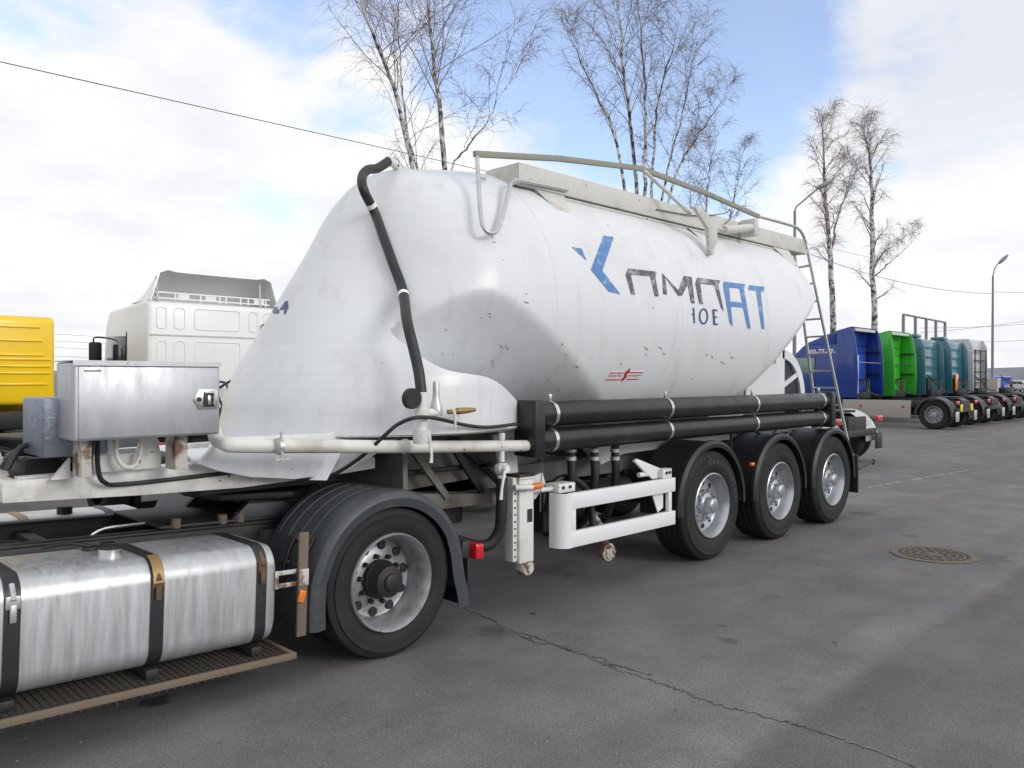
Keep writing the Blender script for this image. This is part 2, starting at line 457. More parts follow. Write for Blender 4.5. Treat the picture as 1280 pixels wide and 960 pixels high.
# ------------------------------------------------------------------ camera, sky, light
cam = bpy.data.cameras.new('camera'); co = bpy.data.objects.new('camera', cam); C.objects.link(co)
co.location = (0, 0, CAMH)
co.rotation_euler = (PI / 2 - math.atan(8 / 1000), 0, -PI / 4)
cam.sensor_width = 36; cam.lens = 28.125; cam.clip_end = 6000; cam.clip_start = .05
sc = bpy.context.scene
sc.camera = co
sc.view_settings.view_transform = 'Standard'; sc.view_settings.look = 'None'; sc.view_settings.gamma = 1
sc.view_settings.exposure = EXPOSURE = 0.27
SUN_EL, SUN_AZ = 22.0, -78.0     # azimuth as atan2(y, x) of the direction towards the sun
sd = Vector((math.cos(R(SUN_EL)) * math.cos(R(SUN_AZ)), math.cos(R(SUN_EL)) * math.sin(R(SUN_AZ)), math.sin(R(SUN_EL))))
sl = bpy.data.lights.new('sun', 'SUN'); sl.energy = 1.15; sl.angle = R(22); sl.color = (1, .975, .94)
so = bpy.data.objects.new('sun', sl); C.objects.link(so)
so.rotation_euler = sd.to_track_quat('Z', 'Y').to_euler()
w = bpy.data.worlds.new('World'); sc.world = w; w.use_nodes = True
N, L = w.node_tree.nodes, w.node_tree.links
bg = N['Background']; bg.inputs['Strength'].default_value = .1
sky = N.new('ShaderNodeTexSky'); sky.sky_type = 'NISHITA'; sky.sun_disc = False
sky.sun_elevation = R(SUN_EL); sky.sun_rotation = R(90 - SUN_AZ)
sky.air_density = 1.0; sky.dust_density = .6
tc = N.new('ShaderNodeTexCoord')
def vm(op, a, b=None):
    n = N.new('ShaderNodeVectorMath'); n.operation = op
    for i, q in enumerate((a, b)):
        if q is None: continue
        if isinstance(q, (tuple, list, Vector)): n.inputs[i].default_value = tuple(q)
        else: L.new(q, n.inputs[i])
    return n.outputs['Value'] if op == 'DOT_PRODUCT' else n.outputs[0]
def mm(op, a, b=None, clamp=False):
    n = N.new('ShaderNodeMath'); n.operation = op; n.use_clamp = clamp
    for i, q in enumerate((a, b)):
        if q is None: continue
        if isinstance(q, (int, float)): n.inputs[i].default_value = q
        else: L.new(q, n.inputs[i])
    return n.outputs[0]
def rng(s, a, b, c=0., d=1., smooth=True):
    n = N.new('ShaderNodeMapRange'); n.interpolation_type = 'SMOOTHSTEP' if smooth else 'LINEAR'
    for k_, q in (('From Min', a), ('From Max', b), ('To Min', c), ('To Max', d)): n.inputs[k_].default_value = q
    L.new(s, n.inputs['Value']); return n.outputs['Result']
D = vm('NORMALIZE', tc.outputs['Generated'])
sep = N.new('ShaderNodeSeparateXYZ'); L.new(D, sep.inputs[0])
zz = mm('ADD', mm('MAXIMUM', sep.outputs['Z'], 0.0), .22)
cmb = N.new('ShaderNodeCombineXYZ')
L.new(mm('DIVIDE', sep.outputs['X'], zz), cmb.inputs[0]); L.new(mm('DIVIDE', sep.outputs['Y'], zz), cmb.inputs[1])
def cn(scale, det, rough, off=(0, 0, 0), dist=0.0):
    n = N.new('ShaderNodeTexNoise'); n.inputs['Scale'].default_value = scale; n.inputs['Detail'].default_value = det
    n.inputs['Roughness'].default_value = rough; n.inputs['Distortion'].default_value = dist
    L.new(vm('ADD', cmb.outputs[0], off), n.inputs['Vector']); return n.outputs['Fac']
n1 = rng(cn(1.5, 9, .58, (3.1, 1.7, 0), .15), .28, .72, .18, .82, False)
n2 = cn(4.5, 8, .6, (8.3, 2.2, .4), .2)
def dirpx(px, py):
    u, v = (px - 640) / 1000, (HORIZON - py) / 1000
    return Vector(((1 + u) * S2, (1 - u) * S2, v)).normalized()
hole = None
for px, py, r0, r1, wt in ((840, 90, 3, 13, .55), (700, 30, 2, 12, .48), (940, 70, .5, 7, .40), (610, 70, 2, 8, .38), (480, 90, 2, 8, .20), (350, -10, 1, 8, .34), (40, 20, 1, 7, .22), (100, 250, 1, 6, .10), (330, 275, 1, 6, .09), (1090, 225, .5, 3, .18), (930, 150, 2, 6, .3), (560, -250, 8, 22, .35), (170, -200, 5, 15, .25)):
    d = vm('DOT_PRODUCT', D, dirpx(px, py))
    h = rng(d, math.cos(R(r1)), math.cos(R(r0)), 0, wt)
    hole = h if hole is None else mm('MAXIMUM', hole, h)
cov = mm('ADD', mm('SUBTRACT', mm('ADD', mm('MULTIPLY', n1, .75), mm('MULTIPLY', n2, .25)), hole), .22)
cmask = rng(cov, .36, .60, .14, 1.0)
# grey undersides
g = mm('ADD', rng(cn(1.6, 7, .6, (21.2, 4.4, 0)), .42, .68, 0, .62),
       rng(vm('DOT_PRODUCT', D, dirpx(1190, 40)), math.cos(R(10)), math.cos(R(3)), 0, .85))
mx = N.new('ShaderNodeMix'); mx.data_type = 'RGBA'
L.new(mm('MULTIPLY', g, 1.0, True), mx.inputs[0])
mx.inputs[6].default_value = (CLOUD * 1.0, CLOUD * 1.0, CLOUD * 1.01, 1); mx.inputs[7].default_value = (CLOUD * .78, CLOUD * .81, CLOUD * .88, 1)
skm = N.new('ShaderNodeMix'); skm.data_type = 'RGBA'; skm.blend_type = 'MULTIPLY'; skm.inputs[0].default_value = 1
L.new(sky.outputs[0], skm.inputs[6]); skm.inputs[7].default_value = (SKYGAIN * .98, SKYGAIN * .96, SKYGAIN * 1.06, 1)
mx2 = N.new('ShaderNodeMix'); mx2.data_type = 'RGBA'
L.new(cmask, mx2.inputs[0]); L.new(skm.outputs[2], mx2.inputs[6]); L.new(mx.outputs[2], mx2.inputs[7])
back = rng(vm('DOT_PRODUCT', D, (S2, S2, 0)), -.35, .45, BACKDIM, 1.0)
fin = N.new('ShaderNodeVectorMath'); fin.operation = 'SCALE'
L.new(mx2.outputs[2], fin.inputs[0]); L.new(back, fin.inputs['Scale'])
L.new(fin.outputs[0], bg.inputs['Color'])
# ------------------------------------------------------------------ ground
gm = bpy.data.materials.new('worn_asphalt'); gm.use_nodes = True
N, L = gm.node_tree.nodes, gm.node_tree.links
gb = N['Principled BSDF']; gb.inputs['Roughness'].default_value = .82; gb.inputs['Specular IOR Level'].default_value = .35
geo = N.new('ShaderNodeNewGeometry'); gp = geo.outputs['Position']
def gnoise(sc, det=6, rg=.6, st=(1, 1, 1), off=(0, 0, 0)):
    mp = N.new('ShaderNodeMapping'); mp.inputs['Scale'].default_value = st; mp.inputs['Location'].default_value = off
    L.new(gp, mp.inputs['Vector'])
    n = N.new('ShaderNodeTexNoise'); n.inputs['Scale'].default_value = sc; n.inputs['Detail'].default_value = det; n.inputs['Roughness'].default_value = rg
    L.new(mp.outputs[0], n.inputs['Vector']); return n.outputs['Fac']
gsep = N.new('ShaderNodeSeparateXYZ'); L.new(gp, gsep.inputs[0])
big = rng(gnoise(.28, 4, .55), .3, .7, .90, 1.10)
mid = rng(gnoise(1.7, 7, .62, off=(4, 2, 0)), .3, .7, .86, 1.12)
streak = rng(gnoise(1.0, 5, .6, (.12, 1.6, 1), (1, 7, 0)), .3, .7, .92, 1.08)
fine = rng(gnoise(80, 6, .78), .28, .72, .50, 1.50, False)
vor = N.new('ShaderNodeTexVoronoi'); vor.inputs['Scale'].default_value = 120; L.new(gp, vor.inputs['Vector'])
agg = rng(vor.outputs['Distance'], 0, .55, 1.30, .78, False)
val = mm('MULTIPLY', mm('MULTIPLY', mm('MULTIPLY', big, mid), mm('MULTIPLY', streak, fine)), agg)
# old lane seam along the yard: paler worn joint, darker younger asphalt on the near side of it
yw = mm('ADD', gsep.outputs['Y'], mm('MULTIPLY', mm('SUBTRACT', gnoise(1.1, 5, .6, off=(9, 9, 0)), .5), .35))
near_ = rng(yw, 1.80, 1.96, .84, 1.0)
band = mm('MULTIPLY', rng(yw, 1.86, 1.97), rng(yw, 2.45, 2.02))
bandg = mm('ADD', mm('MULTIPLY', mm('MULTIPLY', band, rng(gnoise(3, 5, .6), .3, .65)), .24), 1.0)
val = mm('MULTIPLY', mm('MULTIPLY', val, near_), bandg)
def gmix(f, a, b):
    x = N.new('ShaderNodeMix'); x.data_type = 'RGBA'; L.new(f, x.inputs[0])
    for i, q in ((6, a), (7, b)):
        if isinstance(q, tuple): x.inputs[i].default_value = (*q, 1)
        else: L.new(q, x.inputs[i])
    return x.outputs[2]
tint = gmix(rng(gnoise(.7, 5, .6, off=(2, 5, 0)), .35, .68), (.164, .158, .162), (.184, .174, .171))
gv = N.new('ShaderNodeMix'); gv.data_type = 'RGBA'; gv.blend_type = 'MULTIPLY'; gv.inputs[0].default_value = 1
L.new(tint, gv.inputs[6])
gc = N.new('ShaderNodeCombineColor'); [L.new(val, gc.inputs[i]) for i in range(3)]
L.new(gc.outputs[0], gv.inputs[7])
stain = rng(gnoise(1.1, 4, .55, off=(31, 12, 0)), .66, .74, 0, .55)
spot = rng(gnoise(5.5, 3, .5, off=(3, 22, 0)), .70, .74, 0, .5)
c1 = gmix(mm('MAXIMUM', stain, spot), gv.outputs[2], (.035, .034, .035))
pale = rng(gnoise(7, 6, .7, off=(13, 2, 0)), .64, .74, 0, .4)
c1 = gmix(pale, c1, (.19, .18, .165))
# oil drip under the tank of the tractor and beside the manhole, with shapes of their own
for cxp, cyp, rr, am in (gnd(190, 875)[:2] + (.11, .85) if False else (gnd(192, 878).x, gnd(192, 878).y, .10, .85), (gnd(1015, 690).x, gnd(1015, 690).y, .05, .3), (gnd(667, 768).x, gnd(667, 768).y, .035, .8), (gnd(1225, 698).x, gnd(1225, 698).y, .35, .35), (gnd(1078, 642).x, gnd(1078, 642).y, .22, .45)):
    dn = N.new('ShaderNodeVectorMath'); dn.operation = 'DISTANCE'; L.new(gp, dn.inputs[0]); dn.inputs[1].default_value = (cxp, cyp, 0)
    dd = mm('ADD', dn.outputs['Value'], mm('MULTIPLY', mm('SUBTRACT', gnoise(9, 4, .6), .5), rr * 1.6))
    c1 = gmix(rng(dd, rr, rr * .55, 0, am), c1, (.022, .021, .021))
L.new(c1, gb.inputs['Base Color'])
L.new(rng(gnoise(1.3, 5, .6, off=(7, 7, 0)), .35, .7, .70, .92), gb.inputs['Roughness'])
bp = N.new('ShaderNodeBump'); bp.inputs['Strength'].default_value = .45; bp.inputs['Distance'].default_value = .006
L.new(mm('ADD', gnoise(70, 5, .7), mm('MULTIPLY', vor.outputs['Distance'], .7)), bp.inputs['Height']); L.new(bp.outputs['Normal'], gb.inputs['Normal'])
g_ = MB(); g_.add([(-3000, -3000, 0), (3000, -3000, 0), (3000, 3000, 0), (-3000, 3000, 0)], [(0, 1, 2, 3)])
kind(g_.build('ground', gm, None, 0), 'structure')
random.seed(4)
def ribbon(pts, w, name, m, z=.004, jag=.5, sub=14):
    pts = rnd_path(pts, sub) if len(pts) > 2 else [pts[0].lerp(pts[-1], i / 40) for i in range(41)]
    L_, R_ = [], []
    for i, p in enumerate(pts):
        t = (pts[min(i + 1, len(pts) - 1)] - pts[max(i - 1, 0)]).normalized(); n = Vector((-t.y, t.x, 0))
        off = n * random.uniform(-1, 1) * w * jag * 1.6
        ww = w * random.uniform(.25, 1.2)
        L_.append((p.x + off.x + n.x * ww, p.y + off.y + n.y * ww, z)); R_.append((p.x + off.x - n.x * ww, p.y + off.y - n.y * ww, z))
    k = len(pts)
    mb = MB().add(L_ + R_, [(i, k + i, k + i + 1, i + 1) for i in range(k - 1)])
    return kind(mb.build(name, m, None, 0), 'structure')
def rnd_path(pts, k=6):
    pts = [Vector(p) for p in pts]; out = []
    P = [pts[0]] + pts + [pts[-1]]
    for i in range(1, len(P) - 2):
        for j in range(k):
            t = j / k
            a, b, c, d = P[i - 1], P[i], P[i + 1], P[i + 2]
            out.append(.5 * ((2 * b) + (c - a) * t + (2 * a - 5 * b + 4 * c - d) * t * t + (3 * b - a - 3 * c + d) * t ** 3))
    out.append(pts[-1]); return out
cr = mat('road_crack', (.062, .059, .059), .9, dirt=(.155, .153, .158), dscale=5, dlo=.40, dhi=.47, damt=1)
ribbon([gnd(*p) for p in ((575, 758), (605, 772), (640, 788), (668, 803), (700, 808), (735, 822), (770, 838), (810, 850), (860, 868), (905, 884), (955, 896))], .012, 'asphalt_crack', cr, jag=.9)
ribbon([gnd(*p) for p in ((640, 790), (672, 798), (705, 812), (740, 820), (775, 834), (815, 846))], .009, 'asphalt_crack', cr, .006, jag=1.6, sub=10)
ribbon([gnd(*p) for p in ((955, 896), (1010, 912), (1080, 935), (1180, 975))], .011, 'asphalt_crack', cr, jag=.8)
wl = mat('worn_white_line', (.27, .27, .265), .8, dirt=(.11, .108, .11), dscale=5, dlo=.42, dhi=.58, damt=1)
kind(MB().add([tuple(gnd(*p) + Vector((0, 0, .004))) for p in ((1085, 609), (1210, 587.5), (1210, 589), (1085, 611))], [(0, 1, 2, 3)]).build('lane_line', wl, None, 0), 'structure')
# loose grit
random.seed(31)
pb = MB()
for k in range(420):
    if k < 300: p = gnd(random.uniform(0, 1280), random.uniform(700, 980) ** 1.0)
    else: p = gnd(random.uniform(640, 1280), random.uniform(560, 720))
    r_ = random.uniform(.002, .0065)
    a_ = random.uniform(0, PI)
    pb.add([(p.x + r_ * math.cos(a_ + t) * (1 + .3 * math.sin(k + t * 3)), p.y + r_ * math.sin(a_ + t), .0) for t in (0, 1.57, 3.14, 4.71)] + [(p.x, p.y, r_ * 1.1)], [(0, 1, 4), (1, 2, 4), (2, 3, 4), (3, 0, 4)])
kind(pb.build('gravel', mat('grit', (.22, .215, .21), .9, var=.5, vscale=3), None, 0), 'stuff')
# manhole
mc = gnd(1168, 694)
mh = thing('manhole_cover', 'round rusty drain cover with pierced rings set in the asphalt', 'manhole cover', mc)
MB().lathe([(.395, .003), (.395, .008), (.345, .010), (.345, .005)], mc, 'z', 64).build('frame', M['castiron'], mh)
MB().lathe([(0, .0045), (.344, .0045)], mc, 'z', 48).build('pit', M['black'], mh)
gr = MB()
for r0, r1 in ((.065, .085), (.135, .155), (.205, .222), (.27, .286), (.325, .344)):
    gr.lathe([(r0, .005), (r0, .009), (r1, .009), (r1, .005)], mc, 'z', 56)
gr.lathe([(0, .005), (0, .0095), (.05, .0095), (.05, .005)], mc, 'z', 24)
for ring, (r0, r1) in enumerate(((.05, .137), (.16, .207), (.226, .272), (.29, .322))):
    n_ = (6, 12, 18, 24)[ring]
    for k in range(n_):
        a = 2 * PI * (k + .5 * ring) / n_
        gr.box(r0, r1, -.010, .010, .005, .0086 - .0001 * ring, M=Matrix.Translation(mc) @ Matrix.Rotation(a, 4, 'Z'))
gr.build('grate', M['castiron'], mh)
# far low ridge
random.seed(9)
rows = []
for k in range(121):
    a = 2 * PI * k / 120; h = 7 + 4 * math.sin(a * 5 + 1) + 3 * math.sin(a * 13) + random.uniform(-1, 1.5)
    rows.append([(700 * math.cos(a), 700 * math.sin(a), -1), (745 * math.cos(a), 745 * math.sin(a), h * .8), (790 * math.cos(a), 790 * math.sin(a), h), (1000 * math.cos(a), 1000 * math.sin(a), h * .9), (1100 * math.cos(a), 1100 * math.sin(a), -1)])
kind(MB().sheet(rows, 0).build('hills', mat('hazy_hill', (.19, .20, .23), .95, var=.25, vscale=.03), None), 'structure')  # blue-grey colour carries the distance haze
# ------------------------------------------------------------------ silo trailer
TR = thing('silo_trailer', 'white silo tanker semi-trailer with three axles, black hose tubes and worn blue lettering', 'trailer', (6.9, YC, 0))
V, F = tank_grid()
mb = MB(); mb.add(V.tolist(), F)
tank = mb.build('tank', M['white'], TR, smooth=0)
tank.data.polygons.foreach_set('use_smooth', [True] * len(tank.data.polygons))
tank.data.set_sharp_from_angle(angle=R(60))

hood = hood_mesh(MB()).build('front_hood', M['white'], TR, smooth=0)
hood.data.polygons.foreach_set('use_smooth', [True] * len(hood.data.polygons))
hood.data.set_sharp_from_angle(angle=R(50))

def skin_quads(name, quads, m, parent, off=.004, n=7):
    """flat vinyl pieces lying on the curved tank skin"""
    mb = MB()
    for q in quads:
        q = [np.array(p, float) for p in (q if len(q) == 4 else (q[0], q[1], q[2], q[2]))]
        g = []
        for i in range(n + 1):
            s = i / n
            a, b = q[0] + (q[3] - q[0]) * s, q[1] + (q[2] - q[1]) * s
            for j in range(n + 1): g.append(a + (b - a) * j / n)
        pts = tank_px(g)
        eps = .004
        gx = tank_f(pts[:, 0] + eps, pts[:, 1], pts[:, 2]) - tank_f(pts[:, 0] - eps, pts[:, 1], pts[:, 2])
        gy = tank_f(pts[:, 0], pts[:, 1] + eps, pts[:, 2]) - tank_f(pts[:, 0], pts[:, 1] - eps, pts[:, 2])
        gz = tank_f(pts[:, 0], pts[:, 1], pts[:, 2] + eps) - tank_f(pts[:, 0], pts[:, 1], pts[:, 2] - eps)
        nn = np.stack([gx, gy, gz], 1); nn /= np.linalg.norm(nn, axis=1)[:, None]
        pts = pts + nn * off
        fs = []
        for i in range(n):
            for j in range(n):
                k = i * (n + 1) + j
                fs.append((k, k + 1, k + n + 2, k + n + 1))
        mb.add(pts.tolist(), fs)
    return mb.build(name, m, parent, smooth=0)

def zq(*polys):
    return [[(700 + x / 4.571, 280 + y / 4.571) for x, y in p] for p in polys]
LET = [('blueletter', [[(65, 133), (122, 143), (150, 210)], [(248, 68), (305, 77), (240, 268), (175, 262)], [(175, 262), (240, 268), (343, 402), (278, 387)]]),
    ('blueletter', [[(932, 330), (1055, 345), (1049, 372), (931, 360)], [(931, 360), (964, 363), (985, 586), (968, 566)], [(1022, 369), (1049, 372), (1088, 598), (1068, 596)], [(960, 442), (1052, 451), (1056, 480), (963, 472)]]),
    ('blueletter', [[(1078, 350), (1165, 360), (1160, 388), (1074, 377)], [(1118, 382), (1144, 386), (1168, 600), (1150, 598)]]),
    ('greyletter', [[(388, 255), (552, 274), (542, 302), (373, 288)], [(373, 288), (402, 291), (428, 405), (404, 401)], [(513, 299), (542, 302), (562, 415), (540, 413)]]),
    ('greyletter', [[(582, 282), (597, 300), (610, 405), (588, 402)], [(582, 282), (604, 306), (694, 400), (676, 414)], [(704, 299), (750, 303), (694, 412), (668, 402)], [(720, 302), (750, 303), (768, 455), (746, 452)]]),
    ('greyletter', [[(782, 308), (912, 324), (902, 352), (771, 340)], [(771, 340), (799, 343), (815, 460), (794, 457)], [(878, 349), (902, 352), (935, 500), (918, 480)]])]
for m_, polys in LET: skin_quads('letter', zq(*polys), M[m_], tank)
o_ring = []
for k in range(14):
    a0, a1 = 2 * PI * k / 14, 2 * PI * (k + 1) / 14
    o_ring.append([(818 + 27 * math.cos(a0), 528 + 47 * math.sin(a0)), (818 + 27 * math.cos(a1), 528 + 47 * math.sin(a1)),
                   (818 + 18 * math.cos(a1), 528 + 37 * math.sin(a1)), (818 + 18 * math.cos(a0), 528 + 37 * math.sin(a0))])
skin_quads('small_lettering', zq([(756, 478), (765, 478), (770, 568), (762, 568)], [(752, 512), (764, 512), (765, 524), (754, 524)], *o_ring,
    [(868, 487), (879, 488), (885, 577), (874, 577)], [(876, 487), (896, 490), (897, 500), (877, 497)], [(878, 527), (894, 529), (895, 538), (879, 537)], [(880, 568), (900, 569), (901, 578), (881, 577)]),
    M['inkblue'], tank, n=3)
def zl(*polys):
    return [[(750 + x / 18.29, 450 + y / 18.29) for x, y in p] for p in polys]
skin_quads('maker_emblem', zl([(690, 180), (680, 275), (590, 320), (560, 290)], [(560, 290), (610, 310), (605, 400), (545, 390)], [(545, 385), (600, 400), (485, 500), (500, 415)],
    [(240, 285), (545, 280), (540, 298), (230, 303)], [(650, 275), (990, 280), (980, 296), (640, 292)], [(120, 440), (480, 436), (470, 456), (115, 462)], [(610, 428), (890, 424), (880, 442), (605, 448)]),
    M['redletter'], tank, n=3)
skin_quads('emblem_stripe', zl([(240, 252), (545, 248), (542, 276), (236, 280)], [(680, 240), (1000, 240), (992, 270), (676, 270)]), M['whiteletter'], tank, n=3)
def skin_text(name, body, c, wpx, m, parent, slope=-.02, off=.005):
    """small lettering set on the skin, c = centre and wpx = width in photo pixels"""
    vs, fs = text_mesh(body, 1.0, extrude=0)
    w = max(v.x for v in vs) - min(v.x for v in vs)
    k = wpx / w
    pts = tank_px([(c[0] + v.x * k, c[1] - v.y * k * 1.15 + slope * v.x * k) for v in vs])
    pts[:, 1] -= off
    return MB().add(pts.tolist(), fs).build(name, m, parent, smooth=0)
skin_text('emblem_lettering', 'Spitzer-Silo', (768.5, 469.6), 17, M['redletter'], tank)
skin_text('emblem_lettering', 'Fahrzeugwerk', (793, 469.2), 16, M['redletter'], tank)
# blue number on the hood, half turned away
skin_quads('number_lettering', [[(344, 378), (349, 377), (346, 391), (341, 391)], [(345, 388), (350, 387), (349, 392), (342, 392)]], M['inkblue'], hood, n=2)
skin_quads('number_lettering', [[(357, 377), (361, 376), (355, 386), (351, 386)], [(351, 385), (361, 383), (361, 386), (351, 388)], [(358, 380), (361, 379), (358, 392), (355, 393)]], M['inkblue'], hood, n=2)
ghost = []
for (x0, y0, x1, y1) in ((444, 491, 485, 540), (489, 505, 515, 540)):
    for (a, b, c, d) in ((x0, y0, x1, y0 + .8), (x0, y1 - .8, x1, y1), (x0, y0, x0 + .8, y1), (x1 - .8, y0, x1, y1)):
        ghost.append([(a, b), (c, b), (c, d), (a, d)])
for k in range(4):
    ghost.append([(448, 522 + 4 * k), (481, 521 + 4 * k), (481, 522 + 4 * k), (448, 523 + 4 * k)])
skin_quads('faded_sticker', ghost, M['ghost'], hood, n=3)
# weld seams standing a little proud of the skin
def skin_path(pix, off, n=6):
    pts = tank_px(pix); pts[:, 1] -= off
    return [Vector(p) for p in pts]

def rnd_path(pts, k=6):
    """Catmull-Rom smoothing"""
    pts = [Vector(p) for p in pts]; out = []
    P = [pts[0]] + pts + [pts[-1]]
    for i in range(1, len(P) - 2):
        for j in range(k):
            t = j / k
            a, b, c, d = P[i - 1], P[i], P[i + 1], P[i + 2]
            out.append(.5 * ((2 * b) + (c - a) * t + (2 * a - 5 * b + 4 * c - d) * t * t + (3 * b - a - 3 * c + d) * t ** 3))
    out.append(pts[-1]); return out

# weld seams and folded lower edge
for X in (4.62, 6.35, 8.05):
    zz_ = np.linspace(1.72 if X > 5 else 2.12, 3.52, 40)
    yy_ = tank_y(np.full(40, X), zz_)
    MB().tube(np.stack([np.full(40, X), yy_ + .001, zz_], 1).tolist(), .0035, 6).build('weld_seam', M['white'], tank)
ed = []
for x in np.linspace(2.72, 4.66, 40):
    q_ = float(x); lo_, hi_ = 4.0, 5.2
    for _ in range(24):
        md_ = (lo_ + hi_) / 2
        if hood_f(np.array([q_]), np.array([md_]), np.array([1.405]))[0] < 0: hi_ = md_
        else: lo_ = md_
    ed.append((q_, lo_ - .002, 1.395))
MB().tube(ed, .007, 6).build('folded_edge', M['grimeshade'], hood)
random.seed(12)
for cx_, cy_, n_, sp_ in ((617, 300, 3, 9), (648, 378, 3, 12), (618, 393, 2, 8), (880, 330, 0, 5), (640, 440, 5, 26), (700, 465, 5, 25), (825, 452, 4, 18), (875, 455, 3, 20), (355, 505, 6, 14), (345, 478, 4, 10), (560, 425, 3, 20), (910, 455, 2, 12)):
    for k in range(n_):
        x_, y_ = cx_ + random.uniform(-1, 1) * sp_, cy_ + random.uniform(-1, 1) * sp_
        a_ = random.uniform(.3, 1.2); l_ = random.uniform(1.0, 4.2); w_ = random.uniform(.5, 1.3)
        c_, s__ = math.cos(a_), math.sin(a_)
        q4 = [(x_ - c_ * l_, y_ - s__ * l_), (x_ + s__ * w_, y_ - c_ * w_), (x_ + c_ * l_, y_ + s__ * l_), (x_ - s__ * w_ * .7, y_ + c_ * w_ * .9)]
        skin_quads('stain', [q4], M['scuff'], tank if x_ > 520 else hood, .003, 2)

# black riser hose
hp = [Vector((3.75, 5.12, 3.47)), at(472, 211, 5.09), at(460, 213, 5.05), at(453, 222, 5.0), at(455, 238, 4.92)]
hp += skin_path([(463, 268), (473, 296), (485, 330), (497, 364)], .06)
hp += [at(509, 402, 4.22), at(518, 440, 4.12), at(524, 468, 4.06), at(527, 496, 4.03)]
hp = rnd_path(hp)
riser = MB().tube(hp, .036, 14).build('riser_hose', M['hose'], TR, 50)
MB().tube(rnd_path([(3.95, 5.22, 3.42), (3.86, 5.18, 3.48), (3.74, 5.115, 3.472)]), .035, 12).build('outlet_pipe', M['cream'], TR, 50)
for px, py in ((461, 261), (500, 372)):
    p = min(hp, key=lambda q: (640 + 1000 * (q.x - q.y) / (q.x + q.y) - px) ** 2 + (HORIZON - 1000 * (q.z - CAMH) / ((q.x + q.y) * S2) - py) ** 2)
    i = hp.index(p); d = (hp[i + 1] - hp[i - 1]).normalized()
    MB().tube([p - d * .018, p + d * .018], .040, 16).build('hose_clamp', M['whiteletter'], riser, 50)

# white charging pipe along the side
cp = [at(268, 540, 4.62), at(271, 549, 4.48), at(281, 554.5, 4.38), at(300, 557, 4.30), at(420, 558, 4.22), at(530, 558.5, 4.2), at(668, 557, 4.2)]
pipe = MB().tube(rnd_path(cp, 8), .042, 16).build('charging_pipe', M['cream'], TR, 50)
for px in (348, 506):
    c = at(px, 558, 4.21); mb = MB()
    mb.tube([c - Vector((.012, 0, 0)), c + Vector((.012, 0, 0))], .05, 16)
    if px < 400:
        mb.tube([c + Vector((0, -.04, -.085)), c + Vector((0, -.03, .085))], .008, 8)
        mb.box(c.x - .05, c.x + .05, c.y - .05, c.y - .04, c.z - .075, c.z - .065)
    mb.build('pipe_clamp', M['galv'], pipe)
# riser valve block
vb = MB()
a = at(527, 494, 4.03)
vb.tube([a + Vector((0, 0, .02)), a - Vector((0, 0, .30))], .036, 14)
vb.tube([a + Vector((0, 0, -.09)), a + Vector((0, 0, -.13))], .05, 16)
vb.tube([a + Vector((0, 0, -.22)), a + Vector((0, 0, -.31))], .055, 16)
vb.tube([a + Vector((.0, 0, -.115)), a + Vector((.10, -.02, -.115))], .03, 12)
riserv = vb.build('riser_valve', M['worn'], TR, 40)
MB().tube([a + Vector((.02, -.05, -.25)), a + Vector((.025, -.07, -.38)), a + Vector((.02, -.07, -.43))], [.012, .009, .012], 8).build('valve_handle', M['worn'], riserv)
MB().lathe([(.0, -.02), (.062, -.02), (.066, -.01), (.066, .02), (.0, .02)], (a.x - .085, a.y - .01, a.z - .02), 'y', 28).build('pressure_gauge', M['black'], riserv)
sv = MB()
sb = at(545, 512, 4.02)
sv.lathe([(.0, -.04), (.04, -.04), (.045, 0), (.036, .035), (.026, .06), (.022, .10), (.022, .17), (.016, .185), (0, .185)], (sb.x, sb.y, sb.z), 'z', 18)
sv.build('safety_valve', M['galv'], riserv)
g0 = at(560, 515, 4.01); g1 = at(594, 512, 3.99)
MB().tube([g0, g0.lerp(g1, .3), g0.lerp(g1, .32), g0.lerp(g1, .75), g1], [.016, .016, .024, .02, .012], 10).build('drain_cock', M['brass'], riserv)
MB().tube([at(566, 512, 3.99), at(569, 520, 3.98), at(569, 535, 3.98)], [.014, .01, .008], 8).build('valve_handle', M['worn'], riserv)
# second valve with hose
v2 = MB(); b = at(627, 560, 4.2)
v2.tube([b + Vector((0, 0, .11)), b + Vector((0, 0, .06))], .026, 12)
v2.tube([b + Vector((0, 0, .06)), b - Vector((0, 0, .10))], .022, 12)
v2.lathe([(0, -.055), (.028, -.055), (.04, -.03), (.04, .03), (.028, .055), (0, .055)], (b.x, b.y - .01, b.z - .15), 'y', 8)
v2.box(b.x - .05, b.x + .05, b.y - .03, b.y + .03, b.z - .175, b.z - .125, .01)
v2.lathe([(0, -.04), (.04, -.035), (.04, .035), (0, .04)], (b.x, b.y, b.z - .15), 'x', 14)
v2.tube([b - Vector((0, 0, .2)), b - Vector((0, 0, .24))], .032, 12)
dv = v2.build('drain_valve', M['worn'], TR, 40)
MB().tube([b + Vector((-.01, -.07, -.15)), b + Vector((-.06, -.09, -.17)), b + Vector((-.085, -.09, -.28)), b + Vector((-.095, -.09, -.36))], [.014, .012, .010, .014], 8).build('valve_handle', M['guard'], dv)
MB().tube(rnd_path([b + Vector((0, 0, -.22)), b + Vector((.0, .0, -.45)), b + Vector((-.01, .03, -.64)), b + Vector((-.12, .10, -.72)), b + Vector((-.35, .3, -.62)), b + Vector((-.5, .5, -.5))]), .043, 14).build('drain_hose', M['hose'], TR, 50)
